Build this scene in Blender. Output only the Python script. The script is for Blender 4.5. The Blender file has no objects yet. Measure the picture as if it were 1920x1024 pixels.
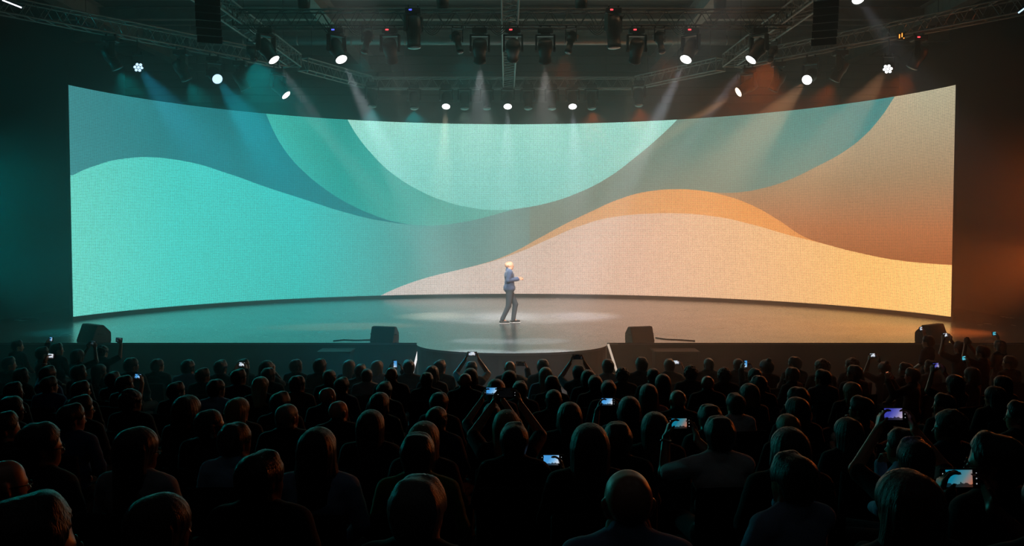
import bpy, bmesh, math, random
import numpy as np
from mathutils import Vector, Matrix, Quaternion

random.seed(7)
C = bpy.context.scene.collection
SC = bpy.context.scene
PI = math.pi

# ------------------------------------------------------------------ camera
ZC = 3.48                      # lens height above the front of the audience floor
PITCH = math.radians(2.545)
FPX = 1777.0                   # focal length in pixels of the 1920 x 1024 frame
cam_data = bpy.data.cameras.new('camera')
cam_data.sensor_width = 36.0
cam_data.lens = FPX / 1920.0 * 36.0
cam_data.clip_start, cam_data.clip_end = 0.05, 200
cam = bpy.data.objects.new('camera', cam_data)
C.objects.link(cam)
cam.location = (0, 0, ZC)
cam.rotation_euler = (PI / 2 - PITCH, 0, 0)
SC.camera = cam

# ------------------------------------------------------------------ world, view
world = bpy.data.worlds.new('world')
SC.world = world
world.use_nodes = True
world.node_tree.nodes['Background'].inputs[0].default_value = (0.05, 0.06, 0.07, 1)
world.node_tree.nodes['Background'].inputs[1].default_value = 0.002
SC.view_settings.view_transform = 'Standard'
SC.view_settings.look = 'None'
SC.view_settings.gamma = 1.0
SC.view_settings.use_curve_mapping = False
SC.view_settings.exposure = 0.0
SCREEN_GAIN = 1.5             # brightness of the LED wall
BEAM_GAIN = 1.0                # brightness of the stage lamps
HOUSE_FILL = 3.5                    # added fill lamps over the seats, watts each
HAZE = 0.018                   # haze density per metre
SC.cycles.use_denoising = True
SC.cycles.denoising_prefilter = 'NONE'
SC.cycles.use_adaptive_sampling = False
SC.cycles.max_bounces = 4
SC.cycles.diffuse_bounces = 1
SC.cycles.glossy_bounces = 2
SC.cycles.transmission_bounces = 2
SC.cycles.volume_bounces = 0
SC.cycles.sample_clamp_direct = 8.0
SC.cycles.sample_clamp_indirect = 2.0
SC.cycles.caustics_reflective = False
SC.cycles.caustics_refractive = False


# ------------------------------------------------------------------ pixel helpers (direction only)
def ray(px, py):
    x, y = (px - 960.0) / FPX, (512.0 - py) / FPX
    c, s = math.cos(PITCH), math.sin(PITCH)
    return Vector((x, c + y * s, -s + y * c))      # per unit along the optical axis


def at_y(px, py, d):
    r = ray(px, py)
    return Vector((0, 0, ZC)) + r * (d / r.y)


def at_z(px, py, z):
    r = ray(px, py)
    return Vector((0, 0, ZC)) + r * ((z - ZC) / r.z)


# ------------------------------------------------------------------ object helpers
def obj(name, me, mat=None, parent=None, loc=None, rot=None, scale=None):
    o = bpy.data.objects.new(name, me)
    C.objects.link(o)
    if mat is not None and len(me.materials) == 0:
        me.materials.append(mat)
    if parent is not None:
        o.parent = parent
    if loc is not None:
        o.location = loc
    if rot is not None:
        if isinstance(rot, Quaternion):
            o.rotation_mode = 'QUATERNION'
            o.rotation_quaternion = rot
        else:
            o.rotation_euler = rot
    if scale is not None:
        o.scale = scale
    return o


def tag(o, label=None, cat=None, group=None, kind=None):
    if label:
        o['label'] = label
    if cat:
        o['category'] = cat
    if group:
        o['group'] = group
    if kind:
        o['kind'] = kind
    return o


def thing(name, label, cat, loc=(0, 0, 0), rotz=0.0, group=None, kind=None):
    o = bpy.data.objects.new(name, None)
    C.objects.link(o)
    o.empty_display_size = 0.2
    o.location = loc
    o.rotation_euler = (0, 0, rotz)
    return tag(o, label, cat, group, kind)


def mesh_from(name, verts, faces, smooth=False):
    me = bpy.data.meshes.new(name)
    me.from_pydata(verts, [], faces)
    me.update()
    if smooth:
        me.polygons.foreach_set('use_smooth', [True] * len(me.polygons))
    return me


def bm_mesh(name, bm, smooth=False):
    me = bpy.data.meshes.new(name)
    bmesh.ops.recalc_face_normals(bm, faces=bm.faces)
    bm.to_mesh(me)
    bm.free()
    if smooth:
        me.polygons.foreach_set('use_smooth', [True] * len(me.polygons))
    return me


def bx(bm, c, s, rot=None, bevel=0.0):
    """a box with centre c and full size s"""
    r = bmesh.ops.create_cube(bm, size=1.0)
    vs = r['verts']
    bmesh.ops.scale(bm, vec=s, verts=vs)
    if bevel:
        es = list({e for v in vs for e in v.link_edges})
        rb = bmesh.ops.bevel(bm, geom=es, offset=bevel, segments=2, affect='EDGES', profile=0.5)
        vs = list({v for f in rb['faces'] for v in f.verts} | {v for v in vs if v.is_valid})
    if rot is not None:
        bmesh.ops.rotate(bm, cent=(0, 0, 0), matrix=rot, verts=vs)
    bmesh.ops.translate(bm, vec=c, verts=vs)
    return vs


def lathe(bm, prof, n=16, mat=None, cap=True):
    """revolve [(r, z)] about z, optionally transformed"""
    rings = []
    for r, z in prof:
        ring = [bm.verts.new((r * math.cos(2 * PI * i / n), r * math.sin(2 * PI * i / n), z)) for i in range(n)]
        rings.append(ring)
    for a, b in zip(rings, rings[1:]):
        for i in range(n):
            bm.faces.new((a[i], a[(i + 1) % n], b[(i + 1) % n], b[i]))
    if cap:
        bm.faces.new(rings[0][::-1])
        bm.faces.new(rings[-1])
    vs = [v for r in rings for v in r]
    if mat is not None:
        bmesh.ops.transform(bm, matrix=mat, verts=vs)
    return vs


def tube_path(bm, pts, r, n=6):
    rings = []
    pts = [Vector(p) for p in pts]
    for i, p in enumerate(pts):
        t = (pts[min(i + 1, len(pts) - 1)] - pts[max(i - 1, 0)]).normalized()
        a = t.orthogonal().normalized() if i == 0 else (rings_a - t * rings_a.dot(t)).normalized()
        rings_a = a
        b = t.cross(a)
        rings.append([bm.verts.new(p + (a * math.cos(2 * PI * k / n) + b * math.sin(2 * PI * k / n)) * r) for k in range(n)])
    for u, v in zip(rings, rings[1:]):
        for k in range(n):
            bm.faces.new((u[k], u[(k + 1) % n], v[(k + 1) % n], v[k]))
    bm.faces.new(rings[0][::-1])
    bm.faces.new(rings[-1])


def box_mesh(name, c, s, bevel=0.0, rot=None):
    bm = bmesh.new()
    bx(bm, c, s, rot, bevel)
    return bm_mesh(name, bm)


_bm = bmesh.new()
lathe(_bm, [(1, 0), (1, 1)], 8)
TUBE = bm_mesh('tube', _bm, False)      # unit tube, shared by struts


def tube_obj(name, a, b, r, mat, parent):
    """a straight strut: shared unit tube, placed by its own transform"""
    a, b = Vector(a), Vector(b)
    me = TUBES.get(mat.name)
    if me is None:
        me = TUBE.copy()
        me.materials.append(mat)
        TUBES[mat.name] = me
    o = bpy.data.objects.new(name, me)
    C.objects.link(o)
    o.parent = parent
    o.location = a
    o.rotation_mode = 'QUATERNION'
    o.rotation_quaternion = (b - a).to_track_quat('Z', 'Y')
    o.scale = (r, r, (b - a).length)
    return o


TUBES = {}


# ------------------------------------------------------------------ materials
def lin(c):
    c = [v / 255.0 for v in c]
    return tuple(v / 12.92 if v <= 0.04045 else ((v + 0.055) / 1.055) ** 2.4 for v in c) + (1.0,)


def mat(name, col, rough=0.6, metal=0.0, var=0.25, scale=12.0, bump=0.0, spec=0.5, sheen=0.0, stretch=None, coat=0.0):
    m = bpy.data.materials.new(name)
    m.use_nodes = True
    nt = m.node_tree
    b = nt.nodes['Principled BSDF']
    tc = nt.nodes.new('ShaderNodeTexCoord')
    src = tc.outputs['Object']
    if stretch:
        mp = nt.nodes.new('ShaderNodeMapping')
        mp.inputs['Scale'].default_value = stretch
        nt.links.new(src, mp.inputs[0])
        src = mp.outputs[0]
    nz = nt.nodes.new('ShaderNodeTexNoise')
    nz.inputs['Scale'].default_value = scale
    nz.inputs['Detail'].default_value = 3
    nt.links.new(src, nz.inputs['Vector'])
    mx = nt.nodes.new('ShaderNodeMix')
    mx.data_type = 'RGBA'
    c = lin(col) if max(col) > 1 else tuple(col) + (1.0,)
    mx.inputs['A'].default_value = tuple(v * (1 - var) for v in c[:3]) + (1,)
    mx.inputs['B'].default_value = tuple(min(1, v * (1 + var)) for v in c[:3]) + (1,)
    nt.links.new(nz.outputs['Fac'], mx.inputs['Factor'])
    nt.links.new(mx.outputs['Result'], b.inputs['Base Color'])
    b.inputs['Roughness'].default_value = rough
    b.inputs['Metallic'].default_value = metal
    b.inputs['Specular IOR Level'].default_value = spec
    b.inputs['Sheen Weight'].default_value = sheen
    b.inputs['Coat Weight'].default_value = coat
    if bump:
        bp = nt.nodes.new('ShaderNodeBump')
        bp.inputs['Strength'].default_value = bump
        bp.inputs['Distance'].default_value = 0.01
        nt.links.new(nz.outputs['Fac'], bp.inputs['Height'])
        nt.links.new(bp.outputs[0], b.inputs['Normal'])
    return m


def emat(name, col, strength):
    m = bpy.data.materials.new(name)
    m.use_nodes = True
    nt = m.node_tree
    nt.nodes.remove(nt.nodes['Principled BSDF'])
    e = nt.nodes.new('ShaderNodeEmission')
    e.inputs[0].default_value = lin(col)
    e.inputs[1].default_value = strength
    nt.links.new(e.outputs[0], nt.nodes['Material Output'].inputs[0])
    return m


class NT:
    """tiny node-graph helper"""
    def __init__(s, nt):
        s.nt = nt

    def put(s, sock, v):
        if hasattr(v, 'is_linked') or hasattr(v, 'links'):
            s.nt.links.new(v, sock)
        else:
            sock.default_value = v

    def m(s, op, a, b=0.0, c=None):
        n = s.nt.nodes.new('ShaderNodeMath')
        n.operation = op
        s.put(n.inputs[0], a)
        s.put(n.inputs[1], b)
        if c is not None:
            s.put(n.inputs[2], c)
        return n.outputs[0]

    def mix(s, f, a, b, mode='MIX'):
        n = s.nt.nodes.new('ShaderNodeMix')
        n.data_type = 'RGBA'
        n.blend_type = mode
        s.put(n.inputs['Factor'], f)
        s.put(n.inputs['A'], a)
        s.put(n.inputs['B'], b)
        return n.outputs['Result']

    def ramp(s, f, stops):
        n = s.nt.nodes.new('ShaderNodeValToRGB')
        el = n.color_ramp.elements
        while len(el) < len(stops):
            el.new(0.5)
        for e, (p, c) in zip(el, stops):
            e.position = p
            e.color = lin(c)
        s.put(n.inputs[0], f)
        return n.outputs[0]

    def curve(s, f, pts):
        n = s.nt.nodes.new('ShaderNodeFloatCurve')
        cv = n.mapping.curves[0]
        n.mapping.use_clip = False
        pts = sorted(pts)
        while len(cv.points) < len(pts):
            cv.points.new(0.5, 0.5)
        for p, (x, y) in zip(cv.points, pts):
            p.location = (x, y)
            p.handle_type = 'AUTO'
        n.mapping.update()
        s.put(n.inputs['Value'], f)
        return n.outputs[0]

    def sep(s, v):
        n = s.nt.nodes.new('ShaderNodeSeparateXYZ')
        s.put(n.inputs[0], v)
        return n.outputs


M = {}
M['black'] = mat('black_paint', (14, 14, 15), 0.55)
M['drape'] = mat('black_drape', (9, 10, 11), 0.9, bump=0.4, scale=2.0, stretch=(8, 8, 0.2))
M['carpet'] = mat('dark_carpet', (10, 10, 11), 0.95, scale=60, bump=0.3)
M['ceiling'] = mat('ceiling_sheet', (70, 72, 72), 0.8, scale=1.5)
M['steel'] = mat('painted_steel', (165, 162, 155), 0.6, scale=3.0, var=0.35)
M['duct'] = mat('galvanised_duct', (150, 150, 148), 0.35, 0.7, scale=4.0)
M['alu'] = mat('truss_aluminium', (150, 154, 154), 0.45, 0.35, scale=20)
M['alublack'] = mat('truss_dark_metal', (78, 80, 80), 0.5, 0.35, scale=20)
M['lampbody'] = mat('lamp_housing', (16, 16, 17), 0.45, scale=30)
M['lampmetal'] = mat('lamp_bracket', (32, 32, 34), 0.4, 0.6)
M['rubber'] = mat('black_cable', (10, 10, 10), 0.6)
M['cabinet'] = mat('speaker_cabinet', (46, 46, 46), 0.65, scale=80, bump=0.2)
M['grille'] = mat('speaker_grille', (38, 38, 37), 0.6, 0.3, scale=200, bump=0.5)
M['fascia'] = mat('stage_fascia', (26, 26, 26), 0.7, scale=2.5)
M['fabric_seat'] = mat('seat_fabric', (12, 11, 12), 0.9, scale=90, bump=0.3)
M['seat_leg'] = mat('seat_leg_metal', (20, 20, 22), 0.4, 0.7)
M['led_red'] = emat('led_red', (255, 60, 70), 3.0)
M['led_blue'] = emat('led_blue', (80, 90, 255), 2.0)
M['led_white'] = emat('led_white', (230, 240, 255), 3.0)
M['led_amber'] = emat('led_amber', (255, 150, 60), 3.0)
M['strip'] = emat('strip_light', (232, 226, 225), 1.3)
M['strip_warm'] = emat('strip_light_warm', (205, 185, 165), 1.0)
M['house'] = emat('house_fill_diffuser', (225, 235, 255), .4)  # diffuser of the added fill lamps over the seats
M['lens_white'] = emat('lens_white', (255, 255, 255), 3.0)
M['lens_blue'] = emat('lens_blue', (190, 225, 255), 1.8)
M['lens_warm'] = emat('lens_warm', (255, 232, 205), 3.0)
M['lens_dim'] = mat('lens_glass', (30, 45, 50), 0.12, 0.0, spec=0.8)

# stage deck: glossy black vinyl
m = mat('stage_vinyl', (128, 128, 129), 0.3, scale=1.2, var=0.3)
nt = m.node_tree
g = NT(nt)
tc = nt.nodes.new('ShaderNodeTexCoord')
n1 = nt.nodes.new('ShaderNodeTexNoise')
n1.inputs['Scale'].default_value = 0.9
n1.inputs['Detail'].default_value = 4
nt.links.new(tc.outputs['Object'], n1.inputs['Vector'])
b = nt.nodes['Principled BSDF']
nt.links.new(g.m('MULTIPLY_ADD', n1.outputs['Fac'], 0.08, 0.22), b.inputs['Roughness'])
b.inputs['IOR'].default_value = 1.8
b.inputs['Metallic'].default_value = 0.35
b.inputs['Specular IOR Level'].default_value = 0.5
M['deck'] = m

# ------------------------------------------------------------------ levels
STAGE_Z = ZC - 2.69
DROP = [(0.0, .55), (2.5, .80), (3.6, .92), (5.6, 1.14), (8.1, 1.46), (10.0, 1.66), (12.7, 1.92), (14.2, 2.05), (16.2, 2.18), (17.2, 2.18), (60, 2.18)]


def head_drop(d):
    for (a, u), (b_, v) in zip(DROP, DROP[1:]):
        if d <= b_:
            return u + (v - u) * (d - a) / (b_ - a)
    return DROP[-1][1]


SEATED = 1.30


def floor_z(d):
    return ZC - head_drop(d) - SEATED


def struct(name, me, m_, parent=None):
    o = obj(name, me, m_, parent)
    if parent is None:
        o['kind'] = 'structure'
    return o


# ------------------------------------------------------------------ room shell
HALF_W = 17.0
BACK_Y = 42.0
REAR_Y = -4.0
CEIL_Z = ZC + 7.7
ds = [REAR_Y] + [i * 0.5 for i in range(0, 36)] + [BACK_Y]
vs, fs = [], []
for dd in ds:
    z = floor_z(max(dd, 0.0)) + (0.11 * -dd if dd < 0 else 0)
    vs += [(-HALF_W, dd, z), (HALF_W, dd, z)]
for i in range(len(ds) - 1):
    fs.append((2 * i, 2 * i + 1, 2 * i + 3, 2 * i + 2))
struct('floor', mesh_from('floor', vs, fs), M['carpet'])
struct('wall_left', box_mesh('wall_left', (-HALF_W - .1, (BACK_Y + REAR_Y) / 2, CEIL_Z / 2), (.2, BACK_Y - REAR_Y, CEIL_Z)), M['drape'])
struct('wall_right', box_mesh('wall_right', (HALF_W + .1, (BACK_Y + REAR_Y) / 2, CEIL_Z / 2), (.2, BACK_Y - REAR_Y, CEIL_Z)), M['drape'])
struct('wall_back', box_mesh('wall_back', (0, BACK_Y + .1, CEIL_Z / 2), (2 * HALF_W + .4, .2, CEIL_Z)), M['drape'])
struct('wall_rear', box_mesh('wall_rear', (0, REAR_Y - .1, CEIL_Z / 2), (2 * HALF_W + .4, .2, CEIL_Z)), M['drape'])
ceil = struct('ceiling', box_mesh('ceiling', (0, (BACK_Y + REAR_Y) / 2, CEIL_Z + .1), (2 * HALF_W + .4, BACK_Y - REAR_Y, .2)), M['ceiling'])
# back wall cladding planks above the LED wall
plank = box_mesh('cladding_plank', (0, 0, 0), (3.9, .06, .30), 0.012)
plank.materials.append(M['ceiling'])
wb = bpy.data.objects['wall_back']
for iz in range(6):
    for ix in range(-4, 5):
        obj('cladding_plank', plank, None, wb, (ix * 3.95 + (0.6 if iz % 2 else 0), BACK_Y - .03, CEIL_Z - .22 - iz * .34))


# unseen fill lamps added in the ceiling to lift the audience's backs
for i in range(6):
    x, y = ((-5.5, 0, 5.5)[i % 3], (-1.5, 4.5)[i // 3])
    t = thing('house_fill_light', 'added unseen ceiling fill lamp over the seats, %s in the %s line' % (('left', 'middle', 'right')[i % 3], ('rear', 'front')[i // 3]), 'lamp', (x, y, CEIL_Z))
    bm = bmesh.new()
    lathe(bm, [(.16, 0), (.16, -.10), (.145, -.10), (.13, -.02)], 20, None, False)
    obj('housing', bm_mesh('housing', bm, True), M['lampbody'], t)
    bm = bmesh.new()
    lathe(bm, [(.13, -.03), (.06, -.04)], 20)
    obj('diffuser', bm_mesh('diffuser', bm, True), M['house'], t)
    ld = bpy.data.lights.new('glow', 'POINT')
    ld.energy = HOUSE_FILL
    ld.color = (.85, .93, 1.0)
    ld.shadow_soft_size = .12
    o = bpy.data.objects.new('glow', ld)
    C.objects.link(o)
    o.parent = t
    o.location = (0, 0, -.2)


# ceiling steelwork
def ibeam(name, a, b_, h, w):
    """an I-section between two points, top at their height"""
    a, b_ = Vector(a), Vector(b_)
    bm = bmesh.new()
    L = (b_ - a).length
    t = .03
    bx(bm, (L / 2, 0, -t / 2), (L, w, t))
    bx(bm, (L / 2, 0, -h + t / 2), (L, w, t))
    bx(bm, (L / 2, 0, -h / 2), (L, .02, h - 2 * t))
    o = obj(name, bm_mesh(name, bm), M['steel'], None, a, (b_ - a).to_track_quat('X', 'Z'))
    o['kind'] = 'structure'
    return o


for X in (-6.3, 6.3, -14.2, 14.2):
    ibeam('ceiling_girder', (X, 10, CEIL_Z), (X, BACK_Y - .1, CEIL_Z), .62, .42)
for i, dd in enumerate((21.5, 25.6, 29.3, 33.0, 36.8)):
    ibeam('ceiling_beam', (-16.8, dd, CEIL_Z - .02), (16.8, dd, CEIL_Z - .02), .42, .3)
for i, dd in enumerate((23.5, 27.4, 31.1, 34.9, 38.6)):
    ibeam('ceiling_purlin', (-16.8, dd, CEIL_Z - .01), (16.8, dd, CEIL_Z - .01), .2, .16)
# round air duct hung under the ceiling
dz = at_y(960, 76, 33.9).z
duct = thing('air_duct', 'long round galvanised air duct running across under the ceiling beams', 'duct', (0, 33.9, dz))
bm = bmesh.new()
lathe(bm, [(.16, -12.0), (.16, 12.0)], 20, Matrix.Rotation(PI / 2, 4, 'Y'))
obj('duct_pipe', bm_mesh('duct_pipe', bm, True), M['duct'], duct)
bm = bmesh.new()
lathe(bm, [(.175, -.03), (.175, .03)], 20, Matrix.Rotation(PI / 2, 4, 'Y'))
ring = bm_mesh('duct_ring', bm, True)
for k in range(-6, 7):
    obj('joint_ring', ring, M['duct'], duct, (k * 1.9, 0, 0))
    tube_obj('hanger', (k * 1.9, 0, .15), (k * 1.9, 0, CEIL_Z - dz), .012, M['steel'], duct)

# ------------------------------------------------------------------ stage
FRONT_Y = 22.7
LIP_Y = 20.75
LIP_X = 2.28
arc = []
for i in range(25):
    t = PI * i / 24
    arc.append((-LIP_X * math.cos(t), FRONT_Y - (FRONT_Y - LIP_Y) * math.sin(t) ** 0.85))
outline = [(-15.5, BACK_Y - .3), (-15.5, FRONT_Y)] + arc + [(15.5, FRONT_Y), (15.5, BACK_Y - .3)]
bm = bmesh.new()
top = [bm.verts.new((x, y, STAGE_Z)) for x, y in outline]
bot = [bm.verts.new((x, y, STAGE_Z - .05)) for x, y in outline]
bm.faces.new(top)
bm.faces.new(bot[::-1])
for i in range(len(top)):
    j = (i + 1) % len(top)
    bm.faces.new((top[i], bot[i], bot[j], top[j]))
stage = bpy.data.objects.new('stage', None)
C.objects.link(stage)
stage['kind'] = 'structure'
stage['label'] = 'low black stage with a glossy deck and rounded lip in the middle'
obj('deck', bm_mesh('deck', bm), M['deck'], stage)
bm = bmesh.new()
ins = [(x * (1 - .004), y + .03) for x, y in outline[1:-1]]
t2 = [bm.verts.new((x, y, STAGE_Z - .05)) for x, y in ins]
b2 = [bm.verts.new((x, y, floor_z(y))) for x, y in ins]
for i in range(len(t2) - 1):
    bm.faces.new((t2[i], b2[i], b2[i + 1], t2[i + 1]))
obj('fascia', bm_mesh('fascia', bm), M['fascia'], stage)
# slanted light strips either side of the lip
for nm, p0, p1, mm in (('left', (787, 648), (774, 699), 'strip'), ('right', (1140, 645), (1157, 699), 'strip_warm')):
    a = at_y(p0[0], p0[1], FRONT_Y - .06)
    b_ = at_y(p1[0], p1[1], FRONT_Y - .06)
    b_.z = max(b_.z, .06)
    t = thing('strip_light', 'slanted white light strip on the stage front at the %s end of the rounded lip' % nm, 'light strip', b_)
    dv = a - b_
    q = dv.to_track_quat('Z', 'Y')
    me = box_mesh('strip_tube', (0, 0, dv.length / 2), (.055, .05, dv.length), .004)
    obj('strip_tube', me, M[mm], t, (0, -.03, 0), q)
    me = box_mesh('strip_channel', (0, 0, dv.length / 2), (.09, .03, dv.length + .04), .004)
    obj('strip_channel', me, M['lampmetal'], t, (0, .014, 0), q)
# low black boxes against the stage front
for side, x0, x1 in (('left', 597, 660), ('right', 1225, 1310)):
    a, b_ = at_y(x0, 650, FRONT_Y - .5).x, at_y(x1, 650, FRONT_Y - .5).x
    w = b_ - a
    t = thing('stage_box', 'low black box with a flat lid against the stage front %s of the rounded lip' % side, 'box', ((a + b_) / 2, FRONT_Y - .36, 0))
    obj('body', box_mesh('body', (0, 0, .31), (w - .06, .6, .62), .01), M['fascia'], t)
    obj('lid', box_mesh('lid', (0, 0, .645), (w, .68, .045), .008), M['cabinet'], t)
    for s in (-1, 1):
        obj('handle', box_mesh('handle', (s * w * .28, -.31, .40), (.16, .03, .03), .008), M['lampmetal'], t)

# ------------------------------------------------------------------ LED wall
SCR_C = 38.4                                   # depth of the middle of the wall
end_l = at_z(142, 602, STAGE_Z)
END_X = 13.05
END_Y = 28.1
SAG = SCR_C - END_Y
RAD = (END_X ** 2 + SAG ** 2) / (2 * SAG)
CY = SCR_C - RAD
TH = math.acos((END_Y - CY) / RAD) if END_Y >= CY else PI - math.acos((CY - END_Y) / RAD)
SZ0 = STAGE_Z + .14
SZ1 = at_y(960, 233, SCR_C).z
SH = SZ1 - SZ0
ARC = RAD * 2 * TH


def scr_uv(px, py):
    """where the sight line through a pixel meets the curved wall"""
    r = ray(px, py)
    a = r.x ** 2 + r.y ** 2
    bq = -2 * r.y * CY
    cq = CY ** 2 - RAD ** 2
    t = (-bq + math.sqrt(bq * bq - 4 * a * cq)) / (2 * a)
    p = r * t
    th = math.atan2(p.x, p.y - CY)
    return (th / TH * .5 + .5, (ZC + p.z - SZ0) / SH)


curves = {
    'B1': [(136, 329), (175, 312), (230, 298), (290, 295), (350, 303), (420, 323), (500, 351), (580, 377), (650, 399), (720, 415), (800, 424), (880, 426)],
    'C1': [(480, 170), (497, 209), (515, 250), (540, 290), (575, 327), (610, 355), (650, 380), (700, 403), (750, 418), (800, 423), (860, 418), (930, 402), (1000, 380)],
    'C2': [(632, 190), (650, 222), (672, 258), (700, 292), (735, 325), (780, 354), (830, 376), (880, 389), (930, 394), (980, 390), (1030, 380), (1090, 359), (1140, 333), (1190, 296), (1235, 258), (1272, 222), (1300, 190)],
    'E1': [(1330, 360), (1380, 361), (1430, 353), (1480, 337), (1530, 313), (1580, 286), (1620, 255), (1650, 222), (1672, 190), (1690, 160)],
    'D1': [(712, 555), (760, 534), (810, 518), (860, 506), (920, 490), (960, 474), (1010, 447), (1060, 420), (1110, 396), (1160, 374), (1210, 360), (1260, 355), (1310, 357), (1360, 367), (1410, 385), (1460, 413), (1510, 445), (1540, 456)],
    'D2': [(712, 555), (760, 534), (810, 518), (860, 506), (920, 491), (970, 474), (1030, 448), (1090, 423), (1150, 407), (1210, 401), (1270, 400), (1340, 406), (1410, 421), (1480, 441), (1540, 456), (1610, 474), (1690, 489), (1786, 497)],
}
cuv = {k: sorted(scr_uv(*p) for p in v) for k, v in curves.items()}

m = bpy.data.materials.new('led_wall_picture')
m.use_nodes = True
nt = m.node_tree
nt.nodes.remove(nt.nodes['Principled BSDF'])
g = NT(nt)
uvn = nt.nodes.new('ShaderNodeUVMap')
uvn.uv_map = 'UVMap'
U, V, _ = g.sep(uvn.outputs[0])


def bound(k):
    """height of a picture boundary at U"""
    pts = cuv[k]
    y0, y1 = min(p[1] for p in pts), max(p[1] for p in pts)
    f = g.m('DIVIDE', g.m('SUBTRACT', U, pts[0][0]), pts[-1][0] - pts[0][0])
    f = g.m('MAXIMUM', 0.0, g.m('MINIMUM', 1.0, f))
    n = [((p[0] - pts[0][0]) / (pts[-1][0] - pts[0][0]), (p[1] - y0) / (y1 - y0)) for p in pts]
    return g.m('MULTIPLY_ADD', g.curve(f, n), y1 - y0, y0)


def above(k):
    return g.m('GREATER_THAN', V, bound(k))


def urange(k, lo=0, hi=-1):
    return g.m('MULTIPLY', g.m('GREATER_THAN', U, cuv[k][lo][0]), g.m('LESS_THAN', U, cuv[k][hi][0]))


def uu(px, py):
    return scr_uv(px, py)[0]


band = g.ramp(U, [(0.0, (104, 206, 190)), (uu(330, 480), (72, 200, 190)), (uu(560, 490), (58, 184, 176)), (uu(720, 480), (78, 160, 154)),
                  (uu(860, 450), (98, 140, 136)), (uu(1000, 420), (108, 134, 126)), (uu(1250, 300), (104, 134, 122)), (uu(1480, 240), (78, 140, 132)), (uu(1660, 200), (44, 132, 132))])
warm_v = g.m('MULTIPLY', g.m('GREATER_THAN', U, .52), g.m('MAXIMUM', 0.0, g.m('MINIMUM', 1.0, g.m('MULTIPLY_ADD', V, -2.2, 1.85))))
col = g.mix(g.m('MULTIPLY', warm_v, .55), band, lin((122, 122, 104)))
dark = g.ramp(U, [(0.0, (60, 134, 138)), (uu(330, 260), (34, 118, 125)), (uu(520, 330), (20, 106, 114)), (uu(700, 405), (34, 114, 120))])
isdark = g.m('MULTIPLY', above('B1'), g.m('LESS_THAN', U, uu(800, 423)))
col = g.mix(isdark, col, dark)
midc = g.ramp(U, [(uu(500, 230), (62, 172, 158)), (uu(640, 330), (38, 150, 140)), (uu(760, 395), (62, 158, 146)), (uu(930, 400), (100, 168, 154))])
col = g.mix(g.m('MULTIPLY', above('C1'), urange('C1')), col, midc)
mint = g.ramp(V, [(.45, (120, 196, 184)), (.7, (134, 206, 194)), (1.0, (158, 222, 206))])
mask2 = g.m('MULTIPLY', above('C2'), urange('C2'))
# tan area right of E1
e_above = g.m('MAXIMUM', g.m('MULTIPLY', above('E1'), g.m('LESS_THAN', U, cuv['E1'][-1][0])), g.m('LESS_THAN', U, cuv['E1'][0][0]))
tan = g.ramp(V, [(.20, (150, 84, 44)), (.38, (172, 108, 68)), (.62, (160, 132, 100)), (1.0, (178, 170, 142))])
col = g.mix(e_above, tan, col)
col = g.mix(mask2, col, mint)
orange = g.ramp(U, [(uu(950, 480), (196, 152, 112)), (uu(1150, 390), (218, 158, 104)), (uu(1400, 390), (232, 154, 84)), (uu(1540, 455), (222, 142, 76))])
pink = g.ramp(U, [(uu(712, 550), (204, 190, 184)), (uu(960, 500), (212, 186, 172)), (uu(1200, 480), (222, 182, 156)), (uu(1450, 500), (238, 186, 132)), (uu(1620, 540), (250, 190, 112)), (1.0, (255, 200, 118))])
inD = g.m('GREATER_THAN', U, cuv['D1'][0][0])
below1 = g.m('MULTIPLY', inD, g.m('MULTIPLY', g.m('LESS_THAN', V, bound('D1')), g.m('LESS_THAN', U, cuv['D1'][-1][0])))
below2 = g.m('MULTIPLY', inD, g.m('LESS_THAN', V, bound('D2')))
col = g.mix(below1, col, orange)
col = g.mix(below2, col, pink)
# LED grid
PIT = 0.050
cu = g.m('MULTIPLY', U, ARC / PIT)
cv = g.m('MULTIPLY', V, SH / (PIT * .94))
fu = g.m('ABSOLUTE', g.m('SUBTRACT', g.m('FRACT', cu), .5))
fv = g.m('ABSOLUTE', g.m('SUBTRACT', g.m('FRACT', cv), .5))
hole = g.m('MULTIPLY', g.m('LESS_THAN', fu, .27), g.m('LESS_THAN', fv, .27))
cmb = nt.nodes.new('ShaderNodeCombineXYZ')
g.put(cmb.inputs[0], g.m('FLOOR', cu))
g.put(cmb.inputs[1], g.m('FLOOR', cv))
wn = nt.nodes.new('ShaderNodeTexWhiteNoise')
wn.noise_dimensions = '2D'
nt.links.new(cmb.outputs[0], wn.inputs['Vector'])
lev = g.m('SUBTRACT', g.m('MULTIPLY_ADD', wn.outputs['Value'], .16, 1.02), g.m('MULTIPLY', hole, .86))
em = nt.nodes.new('ShaderNodeEmission')
nt.links.new(col, em.inputs[0])
g.put(em.inputs[1], g.m('MULTIPLY', lev, SCREEN_GAIN))
db = nt.nodes.new('ShaderNodeBsdfDiffuse')
g.put(db.inputs[0], g.mix(hole, (.16, .16, .16, 1), (.008, .008, .008, 1)))
ad = nt.nodes.new('ShaderNodeAddShader')
nt.links.new(em.outputs[0], ad.inputs[0])
nt.links.new(db.outputs[0], ad.inputs[1])
nt.links.new(ad.outputs[0], nt.nodes['Material Output'].inputs[0])
M['led'] = m

wall = thing('led_wall', 'huge curved LED wall showing flowing teal, mint and orange waves', 'screen', (0, SCR_C, STAGE_Z))


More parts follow.
